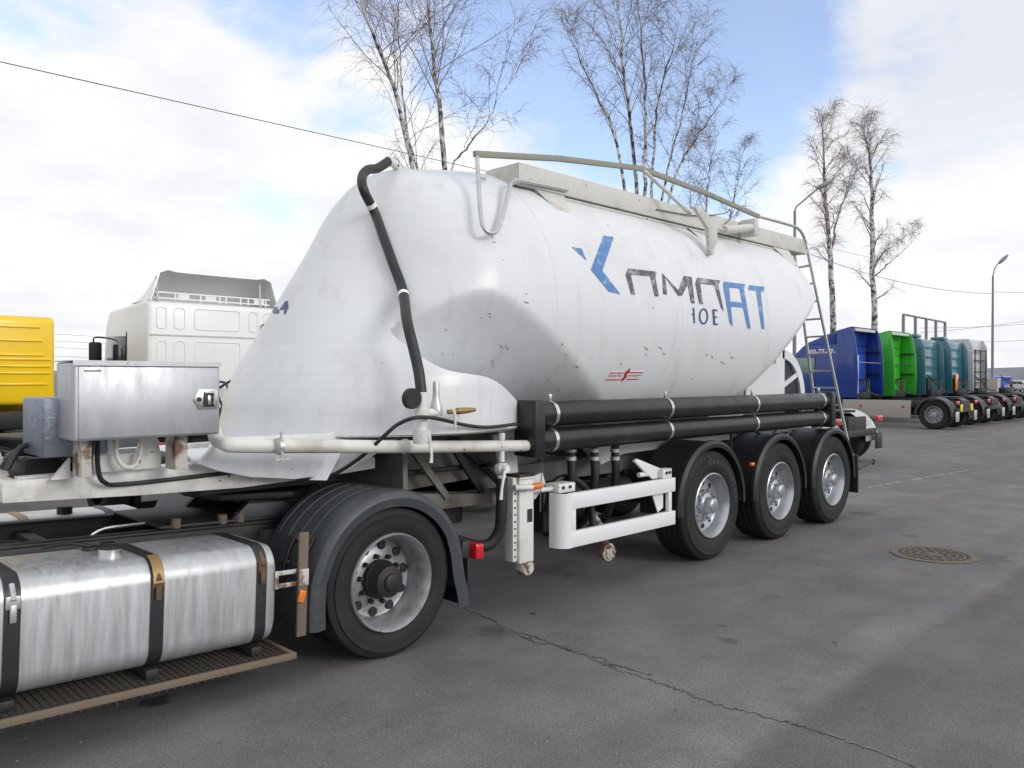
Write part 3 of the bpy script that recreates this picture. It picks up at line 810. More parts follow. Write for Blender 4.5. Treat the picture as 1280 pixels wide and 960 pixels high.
# air lines
MB().tube(rnd_path([at(122, 552, 4.5), at(122, 585, 4.55), at(130, 603, 4.6), at(160, 605, 4.64), at(290, 591, 4.66), at(335, 590, 4.66), at(375, 598, 4.6), at(412, 595, 4.5), at(450, 572, 4.3), at(480, 545, 4.1), at(498, 530, 4.03), at(520, 522, 3.96), at(545, 523, 3.98), at(580, 531, 4.06), at(610, 534, 4.09), at(646, 530, 4.14)]), .013, 8).build('air_line', M['hose'], TR, 60)

# hose tubes
X0, X1 = 4.42, 9.66
for zc, r, yc in ((1.497, .098, 4.225), (1.292, .094, 4.225)):
    MB().lathe([(0, 0), (r, 0), (r, X1 - X0), (0, X1 - X0)], (X0, yc, zc), 'x', 40).build('hose_tube', M['pipeblk'], TR, 40)
MB().box(4.355, 4.475, 4.105, 4.345, 1.175, 1.607, .022, 3).build('tube_end_cap', M['pipeblk'], TR)
MB().box(9.60, 9.70, 4.105, 4.345, 1.175, 1.607, .022, 3).build('tube_end_cap', M['pipeblk'], TR)
for px in (699, 842.5, 950, 1033):
    X = at(px, 520, 4.12).x; mb = MB()
    for zc, r in ((1.497, .102), (1.292, .098)):
        rows = []
        for k in range(19):
            aa = R(80 - k * (160 / 18)) if True else 0
            rows.append([(X + s * .018, 4.225 - r * math.cos(aa), zc + r * math.sin(aa)) for s in (-1, 1)])
        mb.sheet(rows, .003)
    mb.box(X - .012, X + .012, 4.205, 4.225, 1.595, 1.65, .004)
    mb.tube([(X - .02, 4.215, 1.645), (X + .02, 4.215, 1.645)], .008, 8)
    mb.build('tube_strap', M['chrome'], TR)

# gooseneck
gn = MB()
ys0, ys1 = 4.66, 6.08
for y in (ys0, ys1 - .09):
    pl = [(1.03, 1.145), (1.72, 1.115), (2.3, 1.10), (2.95, 1.12), (3.3, 1.14), (3.3, 1.22), (2.9, 1.285), (2.3, 1.275), (1.5, 1.265), (1.03, 1.25)]
    gn.prism(pl, 'y', y, y + .09, .008)
gn.box(1.03, 1.12, ys0 + .09, ys1 - .09, 1.14, 1.25, .006)
gn.prism([(1.12, 1.262), (3.2, 1.275), (3.2, 1.25), (1.12, 1.235)], 'y', ys0 + .09, ys0 + .16)
gn.prism([(1.0, 1.25), (1.03, 1.47), (1.06, 1.47), (1.13, 1.25)], 'y', ys0 + .3, ys0 + .33)
gn.build('gooseneck', M['worn'], TR)
dk = MB()
dk.prism([(1.14, 1.16), (2.3, 1.16), (2.3, 1.13), (1.14, 1.13)], 'y', ys0 + .1, ys1 - .1)
dk.box(1.2, 1.5, 4.95, 5.4, 1.16, 1.34, .02); dk.box(1.65, 2.1, 5.0, 5.7, 1.16, 1.30, .02)
dk.build('neck_floor', M['steel'], TR)
for k in range(4):
    MB().tube(rnd_path([(1.08, 4.8 + .1 * k, 1.30), (1.18, 4.84 + .1 * k, 1.42 - .03 * k), (1.35, 4.8 + .12 * k, 1.34), (1.6, 4.9 + .06 * k, 1.27), (2.2, 4.85 + .08 * k, 1.22)]), .016, 8).build('air_line', M['hose'], TR, 60)
kp = MB()
kp.prism([(2.1, 1.10), (3.05, 1.11), (3.05, 1.06), (2.1, 1.06)], 'y', 4.78, 5.96, .005)
kp.lathe([(0, -.16), (.045, -.16), (.045, 0), (0, 0)], (2.65, YC, 1.06), 'z', 20)
kp.build('kingpin_plate', M['steel'], TR)
# white lower skirt panel under the hood
sp = MB()
sp.prism([(2.13, 1.425), (3.45, 1.41), (3.40, 1.33), (3.15, 1.22), (2.95, 1.145), (2.6, 1.135), (2.3, 1.175), (2.1, 1.23), (1.98, 1.28)], 'y', 4.54, 4.60, .012)
sp.prism([(2.13, 4.58), (1.98, 4.60), (2.04, 4.8), (2.2, 5.37), (2.5, 5.37), (2.5, 4.58)], 'z', 1.27, 1.30, .008)
sp.build('lower_skirt_panel', M['white'], TR)
bh = MB()
bh.prism([(4.50, 1.40), (6.24, 1.40), (6.24, .93), (6.0, .80), (4.75, .80), (4.50, .95)], 'x', 3.42, 3.46)
bh.prism([(3.46, 1.39), (4.62, 1.39), (4.62, .98), (3.46, .93)], 'y', 4.78, 4.82)
bh.prism([(3.46, .95), (4.4, .85), (4.4, .78), (3.46, .80)], 'y', 4.62, 4.82)
bh.build('front_bulkhead', M['grimeshade'], TR)
# hoppers under the tank
hb = MB()
for xc in (5.0, 7.1, 8.75):
    hb.lathe([(0, .62), (.17, .62), (.17, .72), (.22, .74), (.72, 1.28), (.70, 1.32), (0, 1.32)], (xc, YC, 0), 'z', 56)
hb.build('hopper_cone', M['dusty'], TR, 40)
# chassis beams
ch = MB()
for y in (4.86, 5.80):
    ch.prism([(3.46, .86), (10.3, .82), (10.3, 1.02), (4.7, 1.02), (3.46, 1.06)], 'y', y, y + .08, .006)
for x in (4.6, 5.9, 7.6, 9.0, 10.22):
    ch.box(x, x + .08, 4.94, 5.80, .84, 1.0, .006)
ch.build('chassis_beam', M['grimeshade'], TR)
sk = MB()   # white sloping side sheets between tube bracket and beam
sk.prism([(4.32, 1.33), (4.56, 1.36), (4.60, .92), (4.46, .86)], 'y', 4.52, 4.55, .004)
sk.prism([(5.55, 1.30), (10.15, 1.32), (10.1, 1.12), (6.1, 1.06), (5.75, .98)], 'y', 4.60, 4.64, .004)
sk.build('side_panel', M['white'], TR)
# axles
ax = MB()
AXL = (6.90, 8.31, 9.69)
for x in AXL:
    ax.tube([(x, 4.35, .53), (x, 6.4, .53)], .065, 16)
    for y in (4.86, 5.86):
        ax.prism([(x - .5, .86), (x - .38, .86), (x - .2, .66), (x + .1, .62), (x + .38, .60), (x + .38, .52), (x - .1, .54), (x - .42, .62)], 'y', y - .04, y + .05, .006)
        ax.lathe([(0, .6), (.12, .6), (.14, .68), (.14, .78), (.12, .86), (0, .86)], (x + .3, y, 0), 'z', 20)
ax.build('axle', M['steel'], TR)

# wheels
def tyre_mb(c, rad, wid, rim, tread=True, n=72, flip=1):
    """lathe about Y, outer face towards -Y (flip=1)"""
    r, h = rad, wid / 2
    sw = rad - rim
    pr = [(rim - .005, -h * .80), (rim + .012, -h * .88), (rim + .22 * sw, -h * .97), (rim + .24 * sw, -h * .985), (rim + .52 * sw, -h), (rim + .72 * sw, -h * .985),
          (rim + .74 * sw, -h * .995), (r - .05, -h * .93), (r - .018, -h * .87), (r - .004, -h * .80)]
    g = .011
    for k in (-.52, -.18, .18, .52):
        w = .02 * h / .19
        pr += [(r, (k * h) - w), (r - g, (k * h) - w * .6), (r - g, (k * h) + w * .6), (r, (k * h) + w)]
    pr += [(a, -b) for a, b in pr[:10][::-1]]
    return MB().lathe([(a, b * flip) for a, b in pr], c, 'y', n)

def bolts(mb, c, r, y0, y1, n, br, mi=0, ph=0):
    for k in range(n):
        a = 2 * PI * (k + ph) / n
        x, z = c[0] + r * math.cos(a), c[2] + r * math.sin(a)
        mb.lathe([(0, y0), (br * .8, y0), (br, y0 + (y1 - y0) * .2), (br, y1), (0, y1)], (x, c[1], z), 'y', 8, mi)

def trailer_wheel(c, s=1):
    """c = centre of the wheel; s = -1 puts the outer face towards +Y"""
    rim = .300; n = 56; f = -.19
    w = MB()
    w.lathe([(p, q * s) for p, q in ((.318, f + .055), (.322, f + .03), (.318, f + .006), (.309, f), (.300, f + .012), (.288, f + .035), (.275, f + .07), (.268, f + .095), (.258, f + .118),
            (.238, f + .124), (.178, f + .116), (.174, f + .104), (.118, f + .100), (.114, f + .07), (.080, f + .06), (.077, f + .05), (.074, f + .0), (.066, f - .014), (.05, f - .02), (0, f - .02))], c, 'y', n)
    bolts(w, c, .147, s * (f + .062), s * (f + .105), 10, .018)
    for k in range(10):
        a = 2 * PI * (k + .5) / 10
        w.lathe([(0, s * (f + .1125)), (.025, s * (f + .1145)), (.027, s * (f + .13))], (c[0] + .212 * math.cos(a), c[1], c[2] + .212 * math.sin(a)), 'y', 12, 1)
    # inner barrel
    w.lathe([(.318, s * .02), (.318, s * .17), (.27, s * .17), (.27, s * .0), (.10, s * .0)], c, 'y', n)
    o = w.build('wheel', [M['rim'], M['black']], TR, 40)
    tyre_mb(c, .533, .385, .308, flip=s).build('tyre', M['rubber'], o, 40)
    return o
for i, x in enumerate(AXL):
    trailer_wheel((x, 4.12 + .1925, .532))
    trailer_wheel((x, 2 * YC - 4.12 - .1925, .532), -1)
# maker's lettering moulded on the first tyre
tl = MB()
word = 'Continental'
for k, chx in enumerate(word):
    vs, fs = text_mesh(chx, .085, .002, .001)
    a = R(98 - k * 9.2)
    rr = .432
    pts = []
    for v in vs:
        x, z = v.x, v.y
        px, pz = x * math.sin(a) + (rr + z) * math.cos(a), -x * math.cos(a) + (rr + z) * math.sin(a)
        pts.append((AXL[0] + px, 4.1185 - v.z, .532 + pz))
    tl.add(pts, fs)
tl.build('tyre_lettering', M['tyretext'], TR, 0)

def guard(path, sec, m, name, parent, thick=.007):
    rows = []
    for i, (x, z) in enumerate(path):
        a, b = path[max(0, i - 1)], path[min(len(path) - 1, i + 1)]
        t = Vector((b[0] - a[0], 0, b[1] - a[1])).normalized()
        nrm = Vector((-t.z, 0, t.x))
        rows.append([(x + nrm.x * d, y, z + nrm.z * d) for y, d in sec])
    return MB().sheet(rows, thick).build(name, m, parent, 30)
def arc(cx, cz, r, a0, a1, n=40):
    return [(cx + r * math.cos(R(a0 + (a1 - a0) * k / n)), cz + r * math.sin(R(a0 + (a1 - a0) * k / n))) for k in range(n + 1)]
for x in AXL:
    # path runs front to rear, so the normal points outwards
    for sgn in (0, 1):
        p = arc(x, .55, .605, 186, -4)
        sec = [(4.105, -.055), (4.10, -.02), (4.112, -.004), (4.125, .012), (4.16, .014), (4.18, 0), (4.56, 0), (4.575, -.03)]
        if sgn: sec = [(2 * YC - y, d) for y, d in sec]
        guard(p, sec, M['plastic'], 'mudguard', TR)
mf = MB()
mf.prism([(10.40, .30), (10.43, .30), (10.43, .78), (10.40, .78)], 'y', 4.12, 4.56, .004)
mf.build('mud_flap', M['plastic'], TR)
# side underrun guard
sg = MB()
def rail(z0, z1):
    sg.box(4.77, 6.22, 4.105, 4.155, z0, z1, .006)
rail(.742, .868); rail(.440, .566)
cor = [(4.77, 4.105)] + [(4.765 + .0 - .10 * math.sin(R(a)), 4.205 - .10 * math.cos(R(a))) for a in range(0, 91, 10)] + [(4.665, 4.25), (4.685, 4.25), (4.685, 4.21)] + [(4.765 - .08 * math.sin(R(a)), 4.205 - .08 * math.cos(R(a))) for a in range(80, -1, -10)] + [(4.77, 4.125)]
sg.prism(cor, 'z', .440, .868)
sg.box(4.78, 4.83, 4.112, 4.15, .566, .742, .004)
sg.box(6.12, 6.17, 4.112, 4.15, .566, .742, .004)
sg.prism([(5.93, .742), (6.10, .742), (6.10, .60), (6.02, .566)], 'y', 4.16, 4.17)
guard_o = sg.build('side_guard', M['guard'], TR)
br = MB()
br.prism([(5.95, .87), (6.10, .87), (6.10, .95), (6.05, .965), (5.72, 1.07), (5.68, 1.05)], 'y', 4.17, 4.20, .004)
br.box(6.04, 6.18, 4.12, 4.2, .87, .955, .005)
br.tube([(5.78, 4.2, .92), (5.95, 4.19, .92)], .022, 10)
br.build('guard_bracket', M['worn'], guard_o); br = MB()
br.box(4.70, 4.90, 4.18, 4.32, .868, .94, .006)
br.tube([(4.70, 4.25, .90), (4.42, 4.30, .90)], .02, 10)
br.build('guard_bracket', M['worn'], guard_o)
for x, z in ((4.75, .91), (4.83, .91), (6.09, .92), (6.14, .92)):
    MB().lathe([(0, -.012), (.012, -.012), (.014, 0)], (x, 4.178 if x < 5 else 4.118, z), 'y', 10).build('bolt', M['steel'], guard_o)
# landing legs
for y0 in (4.25, 6.36):
    lg = MB(); lx = at(659, 650, 4.25).x
    lg.box(lx - .085, lx + .075, y0, y0 + .13, .36, 1.0, .008)
    lg.box(lx - .135, lx - .088, y0 + .02, y0 + .11, .38, 1.02, .006)
    lg.box(lx - .09, lx + .08, y0 - .005, y0 + .14, 1.003, 1.02, .004)
    lg.prism([(lx + .08, .98), (lx + .28, 1.02), (lx + .32, .92), (lx + .2, .82), (lx + .08, .80)], 'y', y0 + .1, y0 + .115)
    lg.tube([(lx - .17, y0 - .03, .955), (lx + .0, y0 - .05, .945)], .022, 12)
    lo = lg.build('landing_leg', M['worn'], TR)
    for k in range(11):
        MB().lathe([(0, -.004), (.008, -.004), (.009, .002)], (lx - .112, y0 + .02, .95 - .053 * k), 'y', 10).build('bolt', M['steel'], lo)
    MB().box(lx - .095, lx + .085, y0 - .012, y0 + .14, 1.022, 1.04, .004).build('leg_cap', M['steel'], lo)
    MB().box(lx + .0, lx + .055, y0 - .004, y0 - .001, .67, .77).build('data_plate', M['steel'], lo)
    mb = MB().lathe([(0, -.05), (.055, -.05), (.065, -.03), (.065, .03), (.055, .05), (0, .05)], (lx + .02, y0 + .05, .315), 'y', 24)
    mb.lathe([(0, -.075), (.03, -.075), (.03, .075), (0, .075)], (lx + .02, y0 + .05, .315), 'y', 16)
    mb.build('leg_foot', M['rustwhite'], lo)
    lx2 = lx + .05
    MB().lathe([(0, -.06), (.02, -.055), (.026, -.03), (.026, .03), (.02, .055), (0, .06)], (lx2 + .02, y0 - .035, .945), 'x', 14).build('marker_lamp', M['orange'], lo)
    MB().box(lx - .07, lx + .01, y0 - .03, y0 - .008, .915, .965, .01).build('lamp_bracket', M['galv'], lo)
# drain cap below the guard
dc = at(760, 690, 4.35)
mb = MB()
mb.lathe([(0, -.05), (.035, -.05), (.04, -.04), (.06, -.035), (.062, -.02), (.078, -.015), (.08, .03), (.05, .05), (0, .05)], (dc.x, dc.y, dc.z), 'y', 28)
mb.tube([dc + Vector((0, .03, .02)), dc + Vector((.03, .12, .2)), dc + Vector((.05, .3, .35))], .045, 14)
for k in range(6):
    a_ = 2 * PI * k / 6
    mb.box(dc.x + .05 * math.cos(a_) - .008, dc.x + .05 * math.cos(a_) + .008, dc.y - .045, dc.y - .03, dc.z + .05 * math.sin(a_) - .008, dc.z + .05 * math.sin(a_) + .008)
mb.build('discharge_cap', M['rustwhite'], TR)
# hanging product hoses behind the guard
for px in (714, 743, 769):
    p = at(px, 570, 4.42); mb = MB()
    mb.tube(rnd_path([p + Vector((0, 0, .12)), p, p - Vector((0, 0, .25)), p + Vector((.03, .12, -.55)), p + Vector((.12, .4, -.72))]), .037, 12)
    h = mb.build('product_hose', M['hose'], TR, 50)
    mb = MB()
    for dz in (-.02, .05): mb.tube([p + Vector((0, 0, dz - .016)), p + Vector((0, 0, dz + .016))], .046, 14)
    mb.build('hose_coupling', M['galv'], h, 50)
MB().tube(rnd_path([at(684, 640, 4.5), at(692, 605, 4.5), at(712, 598, 4.48), at(735, 615, 4.45), at(742, 660, 4.4)]), .032, 10).build('product_hose', M['hose'], TR, 50)
MB().tube(rnd_path([at(678, 570, 4.3), at(676, 610, 4.24), at(675.5, 640, 4.2)]), .004, 6).build('release_cord', M['cable'], TR)
# small lamps
q = at(938, 580, 4.12)
MB().box(q.x - .03, q.x + .03, 4.08, 4.12, q.z - .02, q.z + .018, .012).build('marker_lamp', M['orange'], TR)
# cables above the second mudguard
MB().tube(rnd_path([at(935, 535, 4.4), at(950, 542, 4.36), at(965, 543, 4.36), at(972, 534, 4.4)]), .012, 8).build('air_line', M['hose'], TR, 60)
MB().tube(rnd_path([at(914, 540, 4.4), at(914, 560, 4.4)]), .012, 8).build('air_line', M['hose'], TR, 60)

# ---- walkway on top
wk = MB()
wx0, wx1, wy0, wy1, wz0, wz1 = 4.68, 9.98, 4.6, 5.0, 3.365, 3.545
wk.box(wx0, wx1, wy0, wy0 + .012, wz0, wz1, .003)
wk.box(wx0, wx1, wy1 - .012, wy1, wz0, wz1, .003)
wk.box(wx0, wx0 + .012, wy0 + .013, wy1 - .013, wz0 + .004, wz1 - .002)
wk.box(wx1 - .012, wx1, wy0 + .013, wy1 - .013, wz0 + .004, wz1 - .002)
wk.box(wx0 + .013, wx1 - .013, wy0 + .013, wy1 - .013, wz0 + .03, wz0 + .045)
wk.box(wx0 + .02, wx1 - .02, wy0 + .013, wy0 + .05, wz0 - .002, wz0 + .01)
k = wx0 + .3
while k < wx1 - .1:
    wk.box(k, k + .02, wy0 + .014, wy1 - .014, wz0 + .001, wz0 + .03); k += .3
walk = wk.build('walkway', M['walk'], TR)
for px, w in ((690, .36), (872, .36), (978, .4)):
    X = at(px, 270, 4.58).x; mb = MB()
    zs = float(2.33 + math.sqrt(max(.02, 1.56 - (YC - 4.34) ** 2)))
    for d in (-w / 2, w / 2):
        ysurf = 4.42
        mb.add([(X + d, wy1, wz0), (X + d, wy0 + .01, wz0), (X + d * .35, ysurf, 3.14), (X + d * .9, 5.0, 3.48),
                (X + d + .008, wy1, wz0), (X + d + .008, wy0 + .01, wz0), (X + d * .35 + .008, ysurf, 3.14), (X + d * .9 + .008, 5.0, 3.48)],
               [(0, 1, 2, 3), (7, 6, 5, 4), (0, 4, 5, 1), (1, 5, 6, 2), (2, 6, 7, 3), (3, 7, 4, 0)])
    mb.add([(X - w / 2, wy0 + .012, wz0), (X + w / 2 + .008, wy0 + .012, wz0), (X + w * .175 + .01, ysurf - .002, 3.139), (X - w * .175, ysurf - .002, 3.139),
            (X - w / 2, wy0 + .02, wz0), (X + w / 2 + .008, wy0 + .02, wz0), (X + w * .175 + .01, ysurf + .006, 3.139), (X - w * .175, ysurf + .006, 3.139)],
           [(3, 2, 1, 0), (4, 5, 6, 7), (0, 1, 5, 4), (1, 2, 6, 5), (2, 3, 7, 6), (3, 0, 4, 7)]) if px != 872 else None
    mb.build('walkway_bracket', M['walk'], walk)
# seam ledge below the walkway
MB().tube([(4.9, 4.615, 3.335), (9.4, 4.615, 3.335)], .014, 8).build('mounting_rail', M['walk'], walk)
# folding handrail
hr = MB()
H = [at(593, 193, 4.60), at(700, 199, 4.60), at(800, 211, 4.60), at(880, 241, 4.60), at(948, 271, 4.60)]
for i in range(len(H) - 1):
    d = (H[i + 1] - H[i]); L_ = d.length
    a_ = math.atan2(d.z, d.x)
    hr.box(0, L_, -.018, .018, -.024, .024, .004, M=Matrix.Translation(H[i]) @ Matrix.Rotation(-a_, 4, 'Y'))
rail_o = hr.build('handrail', M['railm'], TR)
MB().tube(rnd_path([at(948, 271, 4.6), at(985, 281, 4.6), at(997, 286, 4.6), at(1004, 296, 4.6), at(1008, 312, 4.6)]), .018, 10).build('handrail_end', M['galv'], rail_o, 50)
MB().tube(rnd_path([at(596, 195, 4.60), at(598, 225, 4.48), at(601, 268, 4.30), at(605, 285, 4.24), at(613, 292, 4.22), at(622, 287, 4.24), at(629, 268, 4.30), at(637, 235, 4.46), at(641, 227, 4.53), at(650, 226, 4.56), at(680, 232, 4.58), at(709, 238, 4.58)], 8), .017, 10).build('handrail_post', M['galv'], rail_o, 50)
MB().tube([at(601, 223, 4.6), at(612, 224, 4.98)], .008, 6).build('post_stay', M['galv'], rail_o)
s0, s1, s2 = at(805, 214, 4.56), at(886, 290, 4.30), at(893, 315, 4.24)
mb = MB().tube([s0, s0.lerp(s1, .7)], .018, 10)
q0 = s0.lerp(s1, .62)
mb.prism([(q0.x - .03, q0.z), (q0.x + .05, q0.z + .02), (s1.x + .1, s1.z + .1), (s1.x + .12, s1.z - .08), (s2.x + .02, s2.z), (s2.x - .04, s2.z), (s1.x - .06, s1.z + .02)], 'y', 4.27, 4.31, .006)
mb.lathe([(0, -.03), (.03, -.03), (.03, .03), (0, .03)], (s2.x, 4.29, s2.z), 'y', 14)
mb.build('handrail_strut', M['walk'], rail_o)
cy0, cy1 = at(905, 288, 4.45), at(938, 285, 4.45)
mb = MB().tube([cy0, cy1], .045, 16)
mb.box(cy1.x, cy1.x + .08, 4.40, 4.58, cy1.z - .09, cy1.z + .1, .006)
mb.tube([cy0 - Vector((.25, 0, 0)), cy0], .014, 8)
mb.build('lifting_cylinder', M['walk'], rail_o)
MB().tube(rnd_path([at(820, 262, 4.585), at(870, 270, 4.58), at(905, 267, 4.59), at(912, 262, 4.59), at(911, 275, 4.57), at(906, 280, 4.56)]), .006, 6).build('air_line', M['cable'], rail_o)
# ladder at the rear
lt = [Vector((10.02, 4.62, 3.42)), Vector((10.12, 4.84, 3.42))]
lb = [at(1063, 566, 4.37), None]
lb[1] = lb[0] + Vector((0, .40, 0))
ld = MB()
top_r = at(1001, 300, 4.62)
for k in range(2):
    ld.tube([lt[k], lb[k]], .019, 10)
for i in range(11):
    t = .07 + i * .086
    a_, b_ = lt[0].lerp(lb[0], t), lt[1].lerp(lb[1], t)
    ld.box(0, (b_ - a_).length, -.02, .02, -.012, .012, .003, M=Matrix.Translation(a_) @ (b_ - a_).to_track_quat('X', 'Z').to_matrix().to_4x4())
ld.build('ladder', M['galv'], TR)
MB().box(10.36, 10.70, 4.28, 4.85, lb[0].z - .03, lb[0].z - .005, .006).build('ladder_foot', M['galv'], TR)
tb = MB()
tb.box(10.36, 10.46, 4.4, 6.3, .62, .78, .01)
tb.build('rear_bumper', M['steel'], TR)
h0 = at(1073, 586, 4.14); h1 = at(1091, 577.5, 4.14)
mb = MB().tube([h0, h1], .016, 8)
mb.lathe([(.03 + .012 * math.cos(2 * PI * k / 8), .012 * math.sin(2 * PI * k / 8)) for k in range(9)], (h1.x + .03, h1.y, h1.z), 'y', 16)
mb.build('tow_rod', M['steel'], TR)
# rear skirt with an arched opening
rs = MB()
cx, cz, ro, ri = 9.02, 1.52, .60, .49
outer = [(8.15, 1.35), (8.15, 1.80), (8.72, 2.16)] + [(cx + ro * math.cos(R(a)), cz + ro * math.sin(R(a))) for a in range(100, -1, -10)] + [(cx + ro, 1.35)]
inner_top = [(cx + .05, cz + ri)] + [(cx + ri * math.cos(R(a)), cz + ri * math.sin(R(a))) for a in range(80, -1, -10)] + [(cx + ri, 1.35), (cx + .05, 1.35)]
left = [(8.15, 1.35), (8.15, 1.80), (8.72, 2.16), (cx - .06, cz + ro), (cx + .05, cz + ri + .11), (cx + .05, 1.35)]
rs.prism(left, 'y', 4.46, 4.49)
ring = []
for a in range(80, -11, -10):
    a = max(a, 0)
for a in range(0, 90, 10):
    p = [(cx + q_ * math.cos(R(t_)), cz + q_ * math.sin(R(t_))) for q_, t_ in ((ri, a), (ro, a), (ro, a + 10), (ri, a + 10))]
    rs.prism(p, 'y', 4.46, 4.49)
rs.prism([(cx + ri, 1.35), (cx + ro, 1.35), (cx + ro, cz), (cx + ri, cz)], 'y', 4.46, 4.49)
rs.prism([(cx + .05, 1.66), (cx + .05, 1.72), (cx + .44, 1.86), (cx + .46, 1.81)], 'y', 4.465, 4.485)
MB().tube([(3.5, 4.98, .74), (5.2, 4.98, .72), (9.9, 4.98, .70)], .065, 14).build('discharge_pipe', M['grimeshade'], TR)
for X in (5.0, 7.1, 8.75):
    MB().tube([(X, YC, .74), (X, 5.1, .72), (X, 4.98, .72)], .07, 12).build('outlet_bend', M['grimeshade'], TR)
MB().box(5.0, 5.55, 4.62, 4.95, .45, .80, .03).build('air_reservoir', M['steel'], TR)
MB().tube([(5.75, 4.75, .70), (6.3, 4.75, .70)], .12, 18).build('air_reservoir', M['steel'], TR)
for k, (xa, xb) in enumerate(((3.52, 3.9), (3.95, 4.3), (4.05, 4.6))):
    MB().prism([(xa, 1.30), (xa + .05, 1.32), (xb + .05, .88), (xb, .86)], 'y', 4.60 + .05 * k, 4.63 + .05 * k).build('support_strut', M['steel'] if k else M['grimeshade'], TR)
MB().box(3.46, 4.5, 4.70, 4.76, 1.06, 1.09, .004).build('flange_strip', M['steel'], TR)
MB().prism([(3.5, 1.36), (4.5, 1.36), (4.44, .80), (3.9, .70), (3.62, .74)], 'y', 4.86, 4.89, .004).build('support_plate', M['grimeshade'], TR)
MB().box(3.7, 4.25, 4.80, 4.86, .62, .80, .02).build('support_box', M['steel'], TR)
rear_o = rs.build('rear_skirt', M['white'], TR)
MB().prism(inner_top, 'y', 4.492, 4.505).build('skirt_mesh', M['steel'], rear_o)
vs, fs = text_mesh('63', .11, 0, .0005)
MB().add([(8.80 + v.x, 4.456 - v.z, 1.98 + v.y) for v in vs], fs).build('skirt_number', M['greyletter'], rear_o, 0)
# ---- tool box on the gooseneck
tbx = MB().box(1.255, 2.0, 4.30, 4.58, 1.465, 1.858, .012, 3)
tbx.box(1.275, 1.985, 4.292, 4.302, 1.475, 1.835, .004)
tbx.prism([(4.285, 1.866), (4.59, 1.866), (4.59, 1.861), (4.295, 1.861), (4.295, 1.84), (4.285, 1.84)], 'x', 1.25, 2.005)
tool = tbx.build('tool_box', M['alu'], TR)
lk = MB(); lc = at(256, 499, 4.29)
lk.prism([(lc.x - .065, lc.z), (lc.x - .035, lc.z + .055), (lc.x + .07, lc.z + .055), (lc.x + .07, lc.z - .055), (lc.x - .035, lc.z - .055)], 'y', 4.284, 4.293, .003)
lock = lk.build('lock_plate', M['chrome'], tool)
mb = MB().lathe([(0, -.012), (.012, -.012), (.014, 0)], (lc.x - .035, 4.286, lc.z), 'y', 14)
mb.box(lc.x - .012, lc.x + .052, 4.279, 4.284, lc.z - .042, lc.z + .042, .002)
mb.build('lock_recess', M['steel'], lock)
mb = MB()
mb.tube([(lc.x - .008, 4.274, lc.z + .035), (lc.x + .045, 4.274, lc.z + .035), (lc.x + .045, 4.274, lc.z - .03)], .006, 8)
mb.box(lc.x + .008, lc.x + .028, 4.270, 4.279, lc.z - .03, lc.z + .02, .004)
mb.build('lock_handle', M['chrome'], lock)
MB().box(1.30, 1.38, 4.288, 4.293, 1.81, 1.826, .002).build('maker_plate', M['chrome'], tool)
bn = MB().prism([(1.19, 1.37), (1.50, 1.37), (1.50, 1.675), (1.19, 1.675)], 'y', 4.56, 4.95, .012)
bn.build('tread_plate_bin', M['checker'], TR)
for xa, xb in ((1.325, 1.375), (1.80, 1.87)):
    MB().box(xa, xb, 4.42, 4.56, 1.27, 1.465, .004).build('box_support', M['rustwhite'] if xa > 1.5 else M['rustwhite'], TR)
su = MB()
su.box(1.42, 1.795, 4.60, 4.63, 1.27, 1.36, .004)
su.prism([(1.43, 1.36), (1.56, 1.36), (1.52, 1.47), (1.45, 1.47)], 'y', 4.60, 4.63)
su.prism([(1.66, 1.36), (1.79, 1.36), (1.77, 1.46), (1.70, 1.47)], 'y', 4.60, 4.63)
su.prism([(1.235, 1.25), (1.325, 1.25), (1.325, 1.36)], 'y', 4.6, 4.63)
su.build('box_cradle', M['worn'], TR)
MB().tube(rnd_path([(1.53, 4.53, 1.46), (1.53, 4.52, 1.36), (1.57, 4.51, 1.30), (1.63, 4.52, 1.31), (1.66, 4.53, 1.40), (1.66, 4.54, 1.47)]), .014, 8).build('air_line', M['cream'], TR, 60)
MB().tube(rnd_path([(1.40, 4.5, 1.46), (1.39, 4.5, 1.38), (1.395, 4.52, 1.30)]), .016, 8).build('air_line', M['hose'], TR, 60)
# hood fittings
hf = MB(); c_ = at(310, 569, 4.75)
ys_ = tank_px([(310, 569)])[0]
if not np.isnan(ys_[0]):
    hf.lathe([(0, -.012), (.022, -.012), (.03, -.006), (.03, .02), (0, .02)], tuple(ys_), 'y', 16)
    hf.build('hood_fitting', M['steel'], TR)
